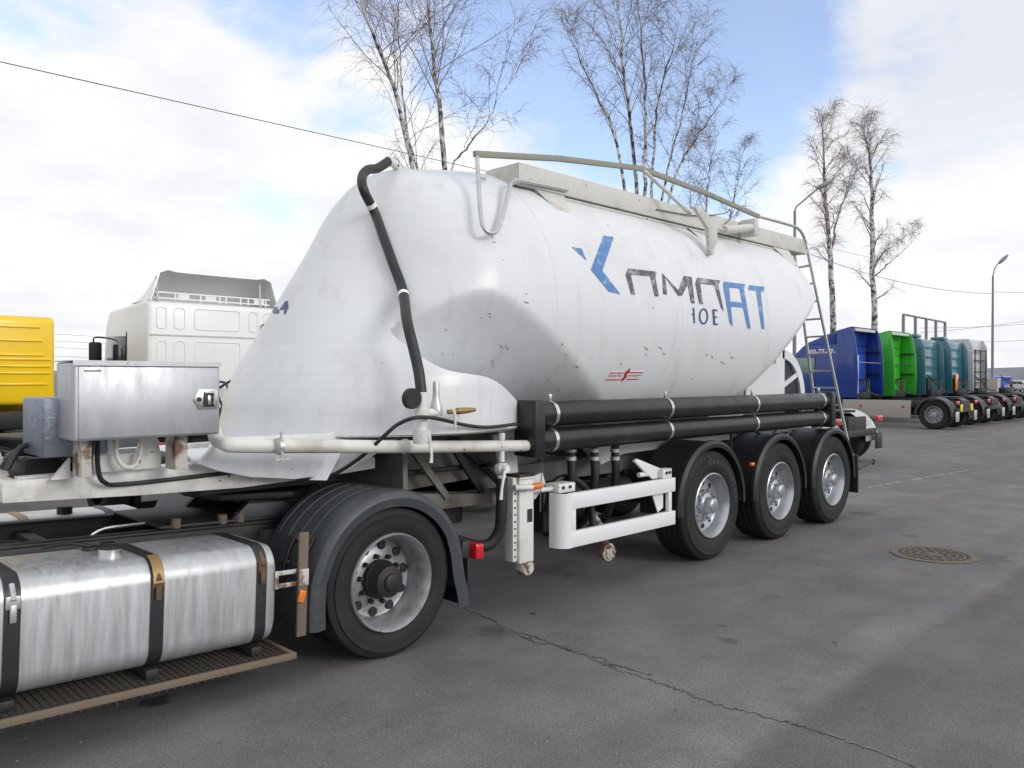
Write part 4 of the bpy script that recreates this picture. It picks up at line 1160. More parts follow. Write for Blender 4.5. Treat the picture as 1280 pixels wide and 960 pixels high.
# ------------------------------------------------------------------ tractor unit under the gooseneck
TX = 3.04
UN = thing('tractor_unit', 'rear of a tractor unit with streaked aluminium fuel tank, coupled under the white silo trailer', 'truck', (TX, YC, 0))
ft = MB()
rc = .115
def rr(y0, y1, z0, z1, r, n=6):
    o = []
    for cx_, cz_, a0 in ((y1 - r, z1 - r, 0), (y0 + r, z1 - r, 90), (y0 + r, z0 + r, 180), (y1 - r, z0 + r, 270)):
        for k in range(n + 1): o.append((cx_ + r * math.cos(R(a0 + 90 * k / n)), cz_ + r * math.sin(R(a0 + 90 * k / n))))
    return o
TY0, TY1, TZ0, TZ1 = 4.15, 4.80, .245, .80
sec = rr(TY0, TY1, TZ0, TZ1, rc)
def loft(mb, xs, sh, mi=0):
    rows = []
    for x, s in zip(xs, sh):
        rows.append([(x, y, z) for y, z in rr(TY0 + s, TY1 - s, TZ0 + s, TZ1 - s, rc)])
    n = len(rows[0]); vs = [p for r in rows for p in r]; fs = []
    for i in range(len(rows) - 1):
        for j in range(n): fs.append((i * n + j, (i + 1) * n + j, (i + 1) * n + (j + 1) % n, i * n + (j + 1) % n))
    fs.append(tuple(range(n))); fs.append(tuple((len(rows) - 1) * n + j for j in range(n))[::-1])
    mb.add(vs, fs, mi)
loft(ft, (.10, .105, .13, .18, 2.17, 2.225, 2.245, 2.25), (.05, .03, .008, 0, 0, .008, .03, .05))
tank_o = ft.build('fuel_tank', M['alutank'], UN, 40)
for x, w in ((.93, .034), (1.574, .034), (2.145, .030)):
    mb = MB()
    rows = [[(x + s * w, y, z) for s in (-1, 1)] for y, z in (lambda q: q + [q[0]])(rr(TY0 - .006, TY1 + .006, TZ0 - .006, TZ1 + .006, rc + .006))]
    mb.sheet(rows, .005)
    s_ = mb.build('strap', M['strap'], tank_o, 40)
    mb = MB().box(x - w * .9, x + w * .9, TY0 - .016, TY0 - .006, .66, .72, .004)
    mb.box(x - .014, x + .014, TY0 - .024, TY0 - .010, .60, .68, .004)
    mb.tube([(x, TY0 - .02, .70), (x, TY0 + .03, .765)], .014, 8)
    mb.build('strap_buckle', M['rust'] if x > 1.2 else M['galv'], s_)
MB().sheet([[(1.574 + s * .028, y, z) for s in (-1, 1)] for y, z in rr(TY0 - .016, TY1 + .016, TZ0 - .016, TZ1 + .016, rc + .016)[8:14]], .004).build('strap_pad', M['brass'], tank_o)
fc = (1.43, 4.42, .80)
MB().lathe([(.056, -.01), (.056, .035), (.050, .035), (.050, -.01)], fc, 'z', 28).build('filler_neck', M['chrome'], tank_o)
MB().lathe([(0, .02), (.046, .02), (.05, .03), (.05, .045), (.04, .052), (.0, .052)], fc, 'z', 24).build('filler_cap', M['hub'], tank_o)
mb = MB()
mb.lathe([(0, 0), (.045, 0), (.04, .02), (0, .025)], (1.40, 4.62, .80), 'z', 16)
mb.box(1.46, 1.53, 4.6, 4.68, .80, .83, .006)
mb.tube(rnd_path([(1.40, 4.62, .82), (1.3, 4.66, .84), (1.2, 4.72, .82)]), .010, 8)
mb.build('level_sender', M['hub'], tank_o)
# step grating
sg_ = MB()
sg_.box(.2, 2.34, 4.08, 4.105, .155, .19, .003); sg_.box(.2, 2.34, 4.46, 4.485, .155, .19, .003)
sg_.box(2.31, 2.34, 4.105, 4.46, .156, .189, .003)
step = sg_.build('step_board', M['wood'], UN)
sm_ = MB(); x = .22
while x < 2.3:
    sm_.box(x, x + .006, 4.106, 4.459, .160, .182); x += .034
for k in range(10): sm_.box(.2, 2.31, 4.13 + .034 * k, 4.135 + .034 * k, .162, .1835)
x = .24
while x < 2.32:
    sm_.prism([(x, .156), (x + .014, .138), (x + .026, .156)], 'y', 4.09, 4.1); x += .04
sm_.build('grating', M['gratm'], step)
for x in (.93, 1.574, 2.145):
    MB().box(x - .03, x + .03, 4.18, 4.86, .19, .236, .004).build('tank_bracket', M['steel'], UN)
# frame rails
ch = MB()
for y in (4.93, 5.74):
    ch.box(-1.2, 3.72, y, y + .07, .60, .795, .005)
    ch.box(-1.2, 3.72, y - .02, y + .09, .797, .812, .003)
for x in (.2, 1.3, 2.2, 3.5): ch.box(x, x + .08, 5.0, 5.74, .62, .76, .005)
frame_o = ch.build('chassis_frame', M['steel'], UN)
for x in (2.3, 2.42, 2.0, 3.25): MB().lathe([(0, 0), (.03, 0), (.03, .07), (0, .07)], (x, 4.98, .80), 'z', 12).build('bolt', M['wood'], frame_o)
mb = MB()
mb.tube(rnd_path([(1.5, 5.2, .7), (1.62, 5.2, .80), (1.8, 5.2, .82), (2.3, 5.25, .82)]), .012, 8)
mb.build('brake_pipe', M['chrome'], UN)
for k in range(5):
    MB().tube(rnd_path([(.0 + .2 * k, 5.1 + .1 * k, .75), (.5, 5.2 + .07 * k, .82), (1.0 + .1 * k, 5.15 + .09 * k, .72), (1.9, 5.2 + .06 * k, .70), (2.6, 5.2, .76)]), .014, 8).build('air_line', M['hose'], UN, 60)
mb = MB().lathe([(0, 0), (.12, .01), (.14, .05), (.14, .5), (.12, .54), (0, .55)], (.55, 5.37, .56), 'x', 24)
mb.build('air_reservoir', M['steel'], UN)
# far tank
mb = MB()
mb.prism([(y, z) for y, z in rr(6.0, 6.62, .245, .78, .2, 8)], 'x', .1, 2.2, .0)
ft2 = mb.build('fuel_tank', M['worn'], UN, 40)
for x in (.95, 1.45, 2.0):
    MB().sheet([[(x + s * .03, y, z) for s in (-1, 1)] for y, z in (lambda q: q + [q[0]])(rr(5.994, 6.626, .239, .786, .206, 8))], .005).build('strap', M['brass'] if x < 1.8 else M['strap'], ft2, 40)
MB().lathe([(0, 0), (.05, 0), (.05, .05), (0, .05)], (1.72, 6.2, .78), 'z', 16).build('filler_cap', M['hub'], ft2)
# fifth wheel
fw = MB()
fw.prism([(2.28, 4.98), (2.2, 5.37), (2.28, 5.76), (2.75, 5.86), (3.1, 5.62), (3.12, 5.45), (2.8, 5.37), (3.12, 5.29), (3.1, 5.12), (2.75, 4.88)], 'z', .955, 1.0, .008)
fw.prism([(2.35, .812), (2.5, .955), (2.85, .955), (2.95, .812)], 'y', 4.98, 5.03); fw.prism([(2.35, .812), (2.5, .955), (2.85, .955), (2.95, .812)], 'y', 5.71, 5.76)
fw.box(1.9, 3.4, 4.96, 5.78, .814, .832, .003)
fwo = fw.build('fifth_wheel', M['steel'], UN)
MB().prism([(2.36, .835), (2.46, .93), (2.72, .93), (2.86, .835)], 'y', 4.955, 4.975, .004).build('pedestal', M['greyplast'], fwo)
# drive axle
ax = MB()
ax.tube([(TX, 4.4, .475), (TX, 6.34, .475)], .09, 16)
ax.lathe([(0, -.22), (.12, -.2), (.2, -.1), (.2, .1), (.12, .2), (0, .22)], (TX, YC, .475), 'y', 24)
for dx in (-.42, .42):
    for y in (4.97, 5.77): ax.lathe([(0, .5), (.11, .5), (.13, .56), (.13, .68), (.1, .76), (0, .76)], (TX + dx, y, 0), 'z', 18)
ax.build('drive_axle', M['steel'], UN)
def drive_wheel(y, s, outer):
    c = (TX, y, .475); f = -.145
    w = MB()
    w.lathe([(p, q * s) for p, q in ((.312, f + .05), (.316, f + .03), (.314, f + .008), (.306, f), (.296, f + .01), (.284, f + .035), (.272, f + .06), (.262, f + .10), (.250, f + .155), (.246, f + .18),
                                       (.215, f + .19), (.175, f + .175), (.165, f + .17), (.10, f + .17))], c, 'y', 64)
    w.lathe([(.316, s * .06), (.316, s * .15), (.27, s * .15), (.265, s * .05)], c, 'y', 48)
    for k in range(10):
        a = 2 * PI * (k + .3) / 10
        w.lathe([(0, s * (f + .172)), (.029, s * (f + .1725)), (.032, s * (f + .188)), (.035, s * (f + .205))], (c[0] + .214 * math.cos(a), c[1], c[2] + .214 * math.sin(a)), 'y', 16, 1)
    o = w.build('wheel', [M['rimold'], M['black']], UN, 40)
    tyre_mb(c, .475, .285, .306, flip=s).build('tyre', M['rubber'], o, 40)
    if outer:
        h = MB()
        h.lathe([(q, t * s) for q, t in ((.125, f + .172), (.125, f + .13), (.115, f + .12), (.105, f + .07), (.10, f + .04), (.055, f + .03), (.052, f + .012), (.04, f + .006), (0, f + .006))], c, 'y', 32)
        h.build('hub', M['hub'], o, 40)
        for k in range(10):
            nb = MB(); a = 2 * PI * (k + .8) / 10
            nb.lathe([(0, s * (f + .132)), (.013, s * (f + .132)), (.016, s * (f + .14)), (.016, s * (f + .172)), (0, s * (f + .172))], (c[0] + .150 * math.cos(a), c[1], c[2] + .150 * math.sin(a)), 'y', 8)
            nb.build('nut', M['hub'], o)
drive_wheel(4.12 + .1425, 1, True); drive_wheel(4.12 + .1425 + .32, 1, False)
drive_wheel(2 * YC - 4.12 - .1425, -1, True); drive_wheel(2 * YC - 4.12 - .1425 - .32, -1, False)
# mudguards
def tract_guard(flip):
    pth = [(TX - .595, .27), (TX - .60, .40), (TX - .595, .55)] + [(TX + .59 * math.cos(R(a)), .48 + .58 * math.sin(R(a))) for a in range(165, 24, -5)]
    sec = [(4.112, -.10), (4.10, -.045), (4.108, -.02), (4.125, -.003), (4.16, .006), (4.22, .008), (4.26, 0), (4.72, 0), (4.74, -.03)]
    sec2 = [(4.10, -.035), (4.10, -.01), (4.125, 0), (4.70, 0)]
    if flip: sec = [(2 * YC - y, d) for y, d in sec]; sec2 = [(2 * YC - y, d) for y, d in sec2]
    o = guard(pth, sec, M['greyplast'], 'mudguard', UN, .008)
    p2 = [(TX + .593 * math.cos(R(a)), .48 + .583 * math.sin(R(a))) for a in range(26, 3, -4)] + [(TX + .612, .44), (TX + .645, .34), (TX + .665, .24)]
    guard(p2, [(y, d * 1.1) for y, d in sec], M['greyplast'], 'mudguard', UN, .008)
    return o
mg = tract_guard(False); tract_guard(True)
rb = MB()
for yy in (4.30, 4.42, 4.54, 4.66):
    pts = [(TX + .592 * math.cos(R(a)), yy, .48 + .586 * math.sin(R(a))) for a in range(150, 95, -6)]
    rb.tube(pts, .0045, 6)
for a0 in (165, 150):
    for yy in (4.24, 4.40):
        rb.box(-.012, .012, 0, .11, -.008, .008, .003, M=Matrix.Translation((TX + .60 * math.cos(R(a0)), yy, .48 + .59 * math.sin(R(a0)))) @ Matrix.Rotation(R(90 - a0), 4, 'Y'))
rb.build('rib', M['greyplast'], mg, 50)
for yy in (4.24, 4.44):
    pts = [(TX + .605 * math.cos(R(a)), yy, .48 + .595 * math.sin(R(a))) for a in range(176, 146, -4)]
    MB().tube(pts, .013, 6).build('slot', M['black'], mg, 50)
MB().box(TX + .64, TX + .655, 4.13, 4.70, .22, .55, .004).build('mud_flap', M['plastic'], UN)
MB().box(TX + .78, TX + .86, 4.20, 4.36, .51, .62, .014).build('tail_light', M['red'], UN)
MB().box(TX + .70, TX + .78, 4.26, 6.48, .50, .64, .01).build('rear_crossbar', M['steel'], UN)
MB().box(TX + .78, TX + .86, 2 * YC - 4.36, 2 * YC - 4.20, .51, .62, .014).build('tail_light', M['red'], UN)
# bar, bracket and reflector between tank and wheel
MB().box(2.365, 2.425, 4.125, 4.145, .26, .86, .004).build('upright_bar', M['wood'], UN)
bk = MB()
for z in (.553, .625): bk.box(2.235, 2.42, 4.148, 4.156, z, z + .025, .002)
bk.box(2.365, 2.425, 4.1155, 4.1235, .553, .65, .002); bk.box(2.228, 2.25, 4.146, 4.155, .55, .652, .002)
bo = bk.build('bar_bracket', M['rustwhite'], UN)
MB().box(2.355, 2.395, 4.095, 4.113, .465, .535, .006, M=Matrix.Translation((2.37, 4.1, .5)) @ Matrix.Rotation(R(14), 4, 'Y') @ Matrix.Translation((-2.37, -4.1, -.5))).build('reflector', M['orange'], UN)
UN.rotation_euler = (0, R(2.0), 0)
# ------------------------------------------------------------------ other vehicles
def wheel_small(x, y, r, w, s, root):
    """s = +1: outer face towards -X"""
    mb = MB(); x0 = x
    mb.lathe([(a, b * s) for a, b in ((r * .60, .012), (r * .57, .0), (r * .54, .02), (r * .50, .09), (r * .46, .13), (r * .30, .13), (r * .22, .10), (r * .2, .03), (r * .12, .02), (0, .02))], (x0, y, r), 'x', 32)
    for k in range(10):
        a = 2 * PI * k / 10
        mb.lathe([(0, .125 * s), (.022, .125 * s), (.022, .14 * s)], (x0, y + r * .40 * math.cos(a), r + r * .40 * math.sin(a)), 'x', 10, 1)
    o = mb.build('wheel', [M['rimold'], M['black']], root)
    MB().lathe([(a, b * s) for a, b in ((r * .58, .012), (r * .64, .0), (r * .9, -.004), (r * .98, .03), (r, .05), (r, w - .05), (r * .98, w - .03), (r * .9, w), (r * .6, w))], (x0, y, r), 'x', 36).build('tyre', M['rubber'], o)

def side_arc(cy, r, x0, x1, root, m, ztop=None):
    pth = [(cy + r * math.cos(R(a)), .5 + r * math.sin(R(a))) for a in range(185, -6, -8)]
    rows = []
    for y, z in pth:
        ny, nz = (y - cy) / r, (z - .5) / r
        rows.append([(x0 + .004, y - ny * .06, z - nz * .06), (x0, y - ny * .02, z - nz * .02), (x0 + .02 * (1 if x1 > x0 else -1), y, z), (x1, y, z)])
    MB().sheet(rows, .01).build('mudguard', m, root)

def truck(name, label, loc, paint, cb, roof, style, lamp=True, ra=.68, guardm='greyplast', group='trucks parked in a row behind the trailer'):
    r = thing(name, label, 'truck', (0, 0, 0), group)
    CL = 2.25
    ch = MB()
    for x in (.78, 1.64): ch.box(x, x + .08, .05, cb + CL - .2, .72, .96, .008)
    ch.box(.80, 1.70, .02, .10, .70, .98, .01)
    ch.box(.40, 2.10, cb + .1, cb + CL - .4, .45, 1.0, .05)
    co_ = ch.build('chassis_frame', M['steel'], r)
    MB().prism([(.9, .2), (.8, .8), (.9, 1.15), (1.6, 1.15), (1.7, .8), (1.6, .2), (1.3, .35), (1.25, .7), (1.2, .35)], 'z', 1.06, 1.11, .01).build('fifth_wheel', M['steel'], co_)
    MB().box(.3, 2.2, .0, .06, .58, .72, .01).build('rear_bumper', M['steel'], r)
    for x, s in ((.04, 1), (2.46, -1)):
        wheel_small(x, ra, .5, .30, s, r); wheel_small(x + .33 * s, ra, .5, .28, s, r)
        wheel_small(x, cb + 1.35, .5, .30, s, r)
    side_arc(ra, .60, .01, .66, r, M[guardm]); side_arc(ra, .60, 2.49, 1.84, r, M[guardm])
    for x in (.08, 2.12):
        MB().box(x, x + .30, -.05, .0, .86, .98, .015).build('tail_light', M['red'], r)
        MB().box(x + .02, x + .34, -.02, .01, .28, .62, .005).build('mud_flap', M['galv'] if guardm == 'greyplast' else M['plastic'], r)
    for k in range(4):
        MB().tube(rnd_path([(.9 + .12 * k, cb - .05, 1.9 - .1 * k), (.8 + .2 * k, cb - .45, 1.5 + .08 * k), (1.0 + .1 * k, cb - .55, 1.25), (1.1 + .1 * k, cb - .9, 1.12)]), .022, 6).build('air_line', M['hose'], r, 60)
    MB().box(.55, 1.95, cb - .35, cb - .04, .97, 1.25, .04).build('equipment_box', M['black'], r)
    # cab
    zb = 1.0 if style != 'day' else 1.35
    if not lamp: return r, None
    fr = [(cb + 1.9, roof - .10), (cb + 2.08, roof - .38)] if style == 'plain' else [(cb + 1.45, roof - .02), (cb + 1.95, roof - .5)]
    prof = [(cb, zb), (cb, roof - .06), (cb + .1, roof)] + fr + [(cb + 2.12, min(roof - .55, 2.55)), (cb + CL, 1.75), (cb + CL, .5), (cb + 1.95, .5), (cb + 1.9, 1.0)]
    cab = MB().prism(prof, 'x', .03, 2.47, .07, 3).build('cab', M[paint], r, 40)
    for x0, x1 in ((.018, .028), (2.472, 2.482)):
        MB().prism([(cb + 1.02, 1.95), (cb + 1.02, 2.52), (cb + 1.9, 2.55), (cb + 2.02, 1.95)], 'x', x0, x1, .003).build('side_window', M['glassgreen'] if style in ('hi', 'blue') else M['glass'], cab)
        MB().prism([(cb + .98, 1.12), (cb + .98, 2.60), (cb + .995, 2.60), (cb + .995, 1.12)], 'x', x0, x1).build('door_seam', M['black'], cab)
    MB().prism([(cb + 2.04, 2.50), (cb + 2.125, 2.50), (cb + 2.25, 1.82), (cb + 2.17, 1.82)], 'x', .2, 2.3, .005).build('windscreen', M['glass'], cab)
    for x, s in ((-.28, -1), (2.60, 1)):
        mb = MB().box(x, x + .22, cb + 1.96, cb + 2.06, 1.86, 2.44, .04)
        mo = mb.build('mirror', M['black'], r)
        MB().tube(rnd_path([(x + .09, cb + 2.0, 2.40), (x + .09, cb + 1.95, 2.52), (x + .09 - s * .35, cb + 1.9, 2.50)]), .014, 6).build('mirror_arm', M['black'], mo)
    if style in ('blue', 'green'):
        for x0, x1 in ((0.0, .05), (2.45, 2.5)):
            MB().prism([(cb - .60, 1.05), (cb - .62, 1.8), (cb - .60, 2.6), (cb - .54, 3.1), (cb - .46, roof + .42), (cb - .38, roof + .56), (cb - .28, roof + .60), (cb + .15, roof + .46), (cb + .2, 1.05)], 'x', x0, x1, .02).build('side_fairing', M[paint], r)
        MB().prism([(cb - .36, roof + .615), (cb + .2, roof + .48), (cb + 1.4, roof + .02), (cb + 1.4, roof - .04), (cb - .012, roof - .04), (cb - .012, roof + .42), (cb - .33, roof + .575)], 'x', .052, 2.448, .008).build('roof_deflector', M[paint], r)
        MB().box(.3, 2.2, cb - .42, cb - .30, roof + .45, roof + .56, .02).build('deflector_beam', M['walk'], r)
        pn = MB()
        pn.box(.35, 1.15, cb - .03, cb - .004, 1.3, roof - .35, .03) ; pn.box(1.35, 2.2, cb - .03, cb - .004, 1.3, roof - .35, .03)
        pn.build('back_panel', M['bluebright'] if style == 'blue' else M[paint], cab)
        rows = []
        for k in range(9):
            a_ = PI / 2 * k / 8
            x_ = .07 + .85 * (k / 8); y_ = cb - .50 + .44 * math.sin(a_)
            rows.append([(x_, y_, z_) for z_ in (1.12, 1.8, 2.5, roof - .15)])
        MB().sheet(rows, .02).build('air_deflector', M['bluebright'] if style == 'blue' else M['greenlight'], r, 60)
        for z_ in (1.05, 1.9, 2.75): MB().box(2.28, 2.44, cb - .56, cb - .05, z_, z_ + .04, .01).build('fairing_brace', M['black'], r)
    if style == 'blue': MB().box(.28, .46, cb - .46, cb - .36, 1.2, 2.6, .01).build('highlight_strip', M['whiteletter'], r)  # added white box standing in for a reflection on the inner panel
    if style == 'green':
        for z in (1.6, 2.3): MB().tube([(1.5, cb - .1, z), (2.42, cb - .4, z)], .02, 6).build('grab_rail', M['black'], r)
    if style in ('teal', 'hi'):
        rb_ = MB()
        for k in range(5):
            rb_.box(.3, 2.2, cb - .022, cb - .002, 1.35 + k * .42, 1.62 + k * .42, .02)
        rb_.build('back_panel', M[paint], cab)
        for x0, x1 in ((0.0, .05), (2.45, 2.5)):
            MB().prism([(cb - .28, 1.05), (cb - .22, roof - .4), (cb - .05, roof - .02), (cb + .2, roof - .02), (cb + .2, 1.05)], 'x', x0, x1, .02).build('side_fairing', M[paint], r)
    if style == 'teal':
        MB().box(.02, .62, cb + .1, cb + .7, roof + .02, roof + .20, .05).build('roof_box', M[paint], r)
        MB().box(.55, 1.25, cb - .20, cb - .06, 1.1, 1.75, .02).build('rear_box', M['black'], r)
    if style == 'hi':
        for z in (1.5, 2.05, 2.6, 3.1):
            MB().box(.32, 2.3, cb - .24, cb - .20, z, z + .05).build('ladder_bar', M['black'], r)
        for x in (.36, 1.3, 2.22):
            MB().box(x, x + .05, cb - .25, cb - .205, 1.2, 3.2).build('ladder_bar', M['black'], r)
    return r, cab

# white cab with an open roof spoiler
t1, cab1 = truck('white_truck', 'white high-backed lorry cab with open roof spoiler, standing behind the tool box', (0, 0, 0), 'whitecab', 6.40, 3.12, 'plain')
cb = 6.40
pn = MB()
def rrect(x0, x1, z0, z1, r=.06):
    return [(x, z) for x, z in rr(x0, x1, z0, z1, r, 4)]
def emboss(x0, x1, z0, z1, w=.018):
    o = rrect(x0, x1, z0, z1); i_ = [((x - (x0 + x1) / 2) * (1 - 2 * w / (x1 - x0)) + (x0 + x1) / 2, (z - (z0 + z1) / 2) * (1 - 2 * w / (z1 - z0)) + (z0 + z1) / 2) for x, z in o]
    n = len(o)
    vs = [(x, cb - .0005, z) for x, z in o] + [(x, cb - .012, z) for x, z in [((a + c) / 2, (b + d) / 2) for (a, b), (c, d) in zip(o, i_)]] + [(x, cb - .0005, z) for x, z in i_]
    fs = []
    for k in range(n):
        k2 = (k + 1) % n
        fs += [(k, k2, n + k2, n + k), (n + k, n + k2, 2 * n + k2, 2 * n + k)]
    pn.add(vs, fs)
for x0, x1 in ((.16, .34), (.46, .66), (.82, 1.68), (1.84, 2.02), (2.14, 2.34)):
    emboss(x0, x1, 1.35, 2.42); emboss(x0, x1, 2.62, 3.0)
pn.build('pressed_panel', M['whitecab'], cab1)
MB().box(.06, 2.44, cb - .012, cb + .002, 2.50, 2.53, .004).build('seam_strip', M['walk'], cab1)
MB().box(2.02, 2.20, cb - .10, cb - .004, 2.0, 2.42, .02).build('exhaust_stack', M['black'], t1)
mb = MB(); mb.tube([(2.1, cb - .06, 2.78), (2.16, cb - .1, 2.66)], .03, 8); mb.build('grab_handle', M['black'], t1)
rows = []
for k in range(13):
    t = k / 12; y = cb - .02 + .85 * t; h = .02 + .50 * (1 - t) ** .8
    row = []
    for j in range(17):
        s = j / 16; x = .06 + 2.38 * s
        e = min(1, min(s, 1 - s) / .09) ** .5
        hump = .07 * (math.exp(-((s - .06) / .07) ** 2) + math.exp(-((s - .94) / .07) ** 2))
        row.append((x, y + .0, 3.10 + (h + hump * (1 - t)) * e))
    rows.append(row)
MB().sheet(rows, .02).build('roof_spoiler', M['whitecab'], t1, 50)
lb_ = MB()
for z in (3.14, 3.24): lb_.box(.15, 2.3, cb + .05, cb + .08, z, z + .025)
for x in (.2, .5, .62, .95, 1.3, 1.42, 1.7, 1.85, 2.2): lb_.box(x, x + .03, cb + .052, cb + .078, 3.12, 3.26)
for x in (.56, 1.05, 1.98): lb_.box(x, x + .2, cb + .055, cb + .075, 3.165, 3.24)
lb_.build('spoiler_frame', M['whitecab'], t1)
for x in (.2, 2.1): MB().tube([(x, cb + .05, 3.1), (x, cb + .08, 3.52)], .025, 8).build('spoiler_stay', M['galv'], t1)
t1.location = (5.2, 7.55, 0)
# yellow day cab
t2, cab2 = truck('yellow_truck', 'yellow day cab lorry with ribbed back wall at the left edge', (0, 0, 0), 'yellowpaint', 4.6, 2.78, 'day')
rb_ = MB()
for z, x0, x1 in ((2.58, 1.55, 2.25), (2.36, 1.55, 2.28), (2.13, 1.55, 2.3), (2.06, 1.5, 2.4), (1.95, 1.58, 2.4), (1.84, 1.58, 2.4), (1.66, 1.55, 2.35)):
    rb_.box(x0, x1, 4.576, 4.602, z, z + .028, .008)
rb_.build('back_rib', M['yellowpaint'], cab2)
MB().box(.85, 1.32, 4.3, 4.55, 1.2, 1.85, .03).build('air_intake', M['plastic'], t2)
MB().box(1.08, 1.14, 4.28, 4.31, 1.25, 1.84, .004).build('intake_strap', M['wood'], t2)
MB().prism([(4.9, 2.2), (4.9, 1.6), (5.0, 1.6), (5.0, 2.2)], 'x', 2.475, 2.51, .01).build('side_marker', M['redpaint'], t2)
t2.location = (1.52, 10.0, 0)
# row to the right
BR = 8.5
tb_, cabb = truck('blue_truck', 'blue lorry with tall side fairings and beige side skirt, nearest in the right-hand row', (0, 0, 0), 'bluepaint', 3.85, 3.05, 'blue')
MB().box(.03, .07, 1.42, 3.8, .36, .98, .01).build('side_skirt', M['skirt'], tb_)
for y in (1.62, 3.1): MB().box(.012, .028, y, y + .09, .72, .80, .004).build('side_reflector', M['red'], tb_)
for x in (.55, 1.7): MB().box(x, x + .22, -.03, -.005, .62, .86, .005).build('rear_plate', M['yellowtag'], tb_)
vs, fs = text_mesh('800-77-67-', .25, .006, .0005)
MB().add([(.022 - v.z, cb_y, 2.75 + v.y) for v, cb_y in ((v, 3.85 + .78 - v.x) for v in vs)], fs).build('phone_lettering', M['whiteletter'], cabb, 0)
MB().tube([(.1, 3.3, 2.35), (2.4, 3.32, 2.33)], .012, 6).build('fairing_stay', M['galv'], tb_)
tb_.location = (29.6, BR, 0)
tg, cabg = truck('green_truck', 'bright green lorry with hollow back between side fairings, beside the blue one', (0, 0, 0), 'greenpaint', 3.85, 3.05, 'green')
tg.location = (33.25, BR, 0)
tt, cabt = truck('teal_truck', 'dark teal high-roof lorry standing next to the green one', (0, 0, 0), 'tealpaint', 3.5, 3.48, 'teal')
tt2 = copy_tree(tt)
tt2['label'] = 'dark teal lorry with an orange board at its back, next to the white one'
MB().box(.42, .80, 3.2, 3.25, 1.15, 1.95, .01).build('orange_board', M['orange'], tt2)
tt.location = (36.85, BR, 0); tt2.location = (40.45, BR, 0)
th_, cabh = truck('white_truck', 'pale grey-white high-roof lorry with black ladder bars, last cab of the row', (0, 0, 0), 'greycab', 3.5, 3.72, 'hi')
th_.location = (44.1, BR + .1, 0)
td, cabd = truck('grey_truck', 'lorry rear with pale mudguards and red lamps half hidden behind the ladder', (0, 0, 0), 'greycab', 3.6, 3.2, 'plain', guardm='galv')
td.location = (15.2, 6.5, 0)
tx, cabx = truck('grey_truck', 'low lorry rear with orange marker plate at the right edge of the row', (0, 0, 0), 'skirt', 3.3, 2.3, 'plain', lamp=False)
MB().box(.15, .6, -.06, -.03, .45, .8, .005).build('marker_plate', M['orange'], tx)
tx.location = (47.7, BR, 0)

def car(name, label, p, paint, van=False, rz=0.0):
    r = thing(name, label, 'car', (0, 0, 0), 'cars parked far beyond the trucks')
    h = 1.95 if van else 1.45
    prof = [(-2.1, .35), (-2.15, .7), (-2.05, .95), (-1.1, 1.02), (-.5, h), (1.2, h), (1.9, 1.05 if not van else h - .1), (2.15, .9), (2.15, .35)]
    b_ = MB().prism(prof, 'y', -.85, .85, .08, 3).build('body', M[paint], r)
    for s in (-1, 1):
        MB().prism([(-.85, 1.04), (-.42, h - .12), (.35, h - .12), (.35, 1.04)], 'y', s * .852, s * .862).build('side_window', M['glass'], b_)
        MB().prism([(.45, 1.04), (.45, h - .12), (1.1, h - .12), (1.55, 1.04)], 'y', s * .852, s * .862).build('side_window', M['glass'], b_)
        MB().box(2.1, 2.17, s * .70 - .12, s * .70 + .12, .75, .95, .01).build('tail_light', M['red'], r)
        for x in (-1.3, 1.35):
            w_ = MB().lathe([(a, c_ * -s) for a, c_ in ((.19, .01), (.18, .0), (.1, .03), (0, .03))], (x, s * .86, .31), 'y', 20).build('wheel', M['rim'], r)
            MB().lathe([(a, c_ * -s) for a, c_ in ((.19, .01), (.27, 0), (.31, .04), (.31, .18), (.2, .2))], (x, s * .86, .31), 'y', 24).build('tyre', M['rubber'], w_)
    MB().prism([(1.25, h - .1), (1.33, h - .1), (1.95, 1.1), (1.87, 1.1)], 'y', -.7, .7).build('rear_window', M['glass'], b_)
    r.location = (p.x, p.y, 0); r.rotation_euler = (0, 0, rz)
for args in (('blue_van', 'blue van parked far off beside the street lamp', far(1251, 489, 96), 'bluebright', True, R(200)),
             ('silver_car', 'silver car parked far off just right of the blue van', far(1266, 489, 104), 'silver', False, R(215)),
             ('white_car', 'white car parked far off at the right edge', far(1278, 489, 92), 'greycab', False, R(225)),
             ('dark_car', 'dark blue car parked between blue van and the white cars', far(1259, 489, 122), 'bluepaint', False, R(215))):
    car(*args)
# ------------------------------------------------------------------ birches, lamps, wires
def bark():
    m = bpy.data.materials.new('birch_bark'); m.use_nodes = True
    N, L = m.node_tree.nodes, m.node_tree.links; b = N['Principled BSDF']; b.inputs['Roughness'].default_value = .8
    tc = N.new('ShaderNodeTexCoord'); mp = N.new('ShaderNodeMapping'); mp.inputs['Scale'].default_value = (4, 4, 3.2)
    n = N.new('ShaderNodeTexNoise'); n.inputs['Scale'].default_value = 1.0; n.inputs['Detail'].default_value = 6; n.inputs['Roughness'].default_value = .7
    r = N.new('ShaderNodeValToRGB'); e = r.color_ramp.elements
    e[0].position = .44; e[0].color = (.05, .045, .042, 1); e[1].position = .54; e[1].color = (.60, .58, .56, 1)
    L.new(tc.outputs['Object'], mp.inputs['Vector']); L.new(mp.outputs[0], n.inputs['Vector']); L.new(n.outputs['Fac'], r.inputs[0]); L.new(r.outputs[0], b.inputs['Base Color'])
    return m
M['bark'] = bark()
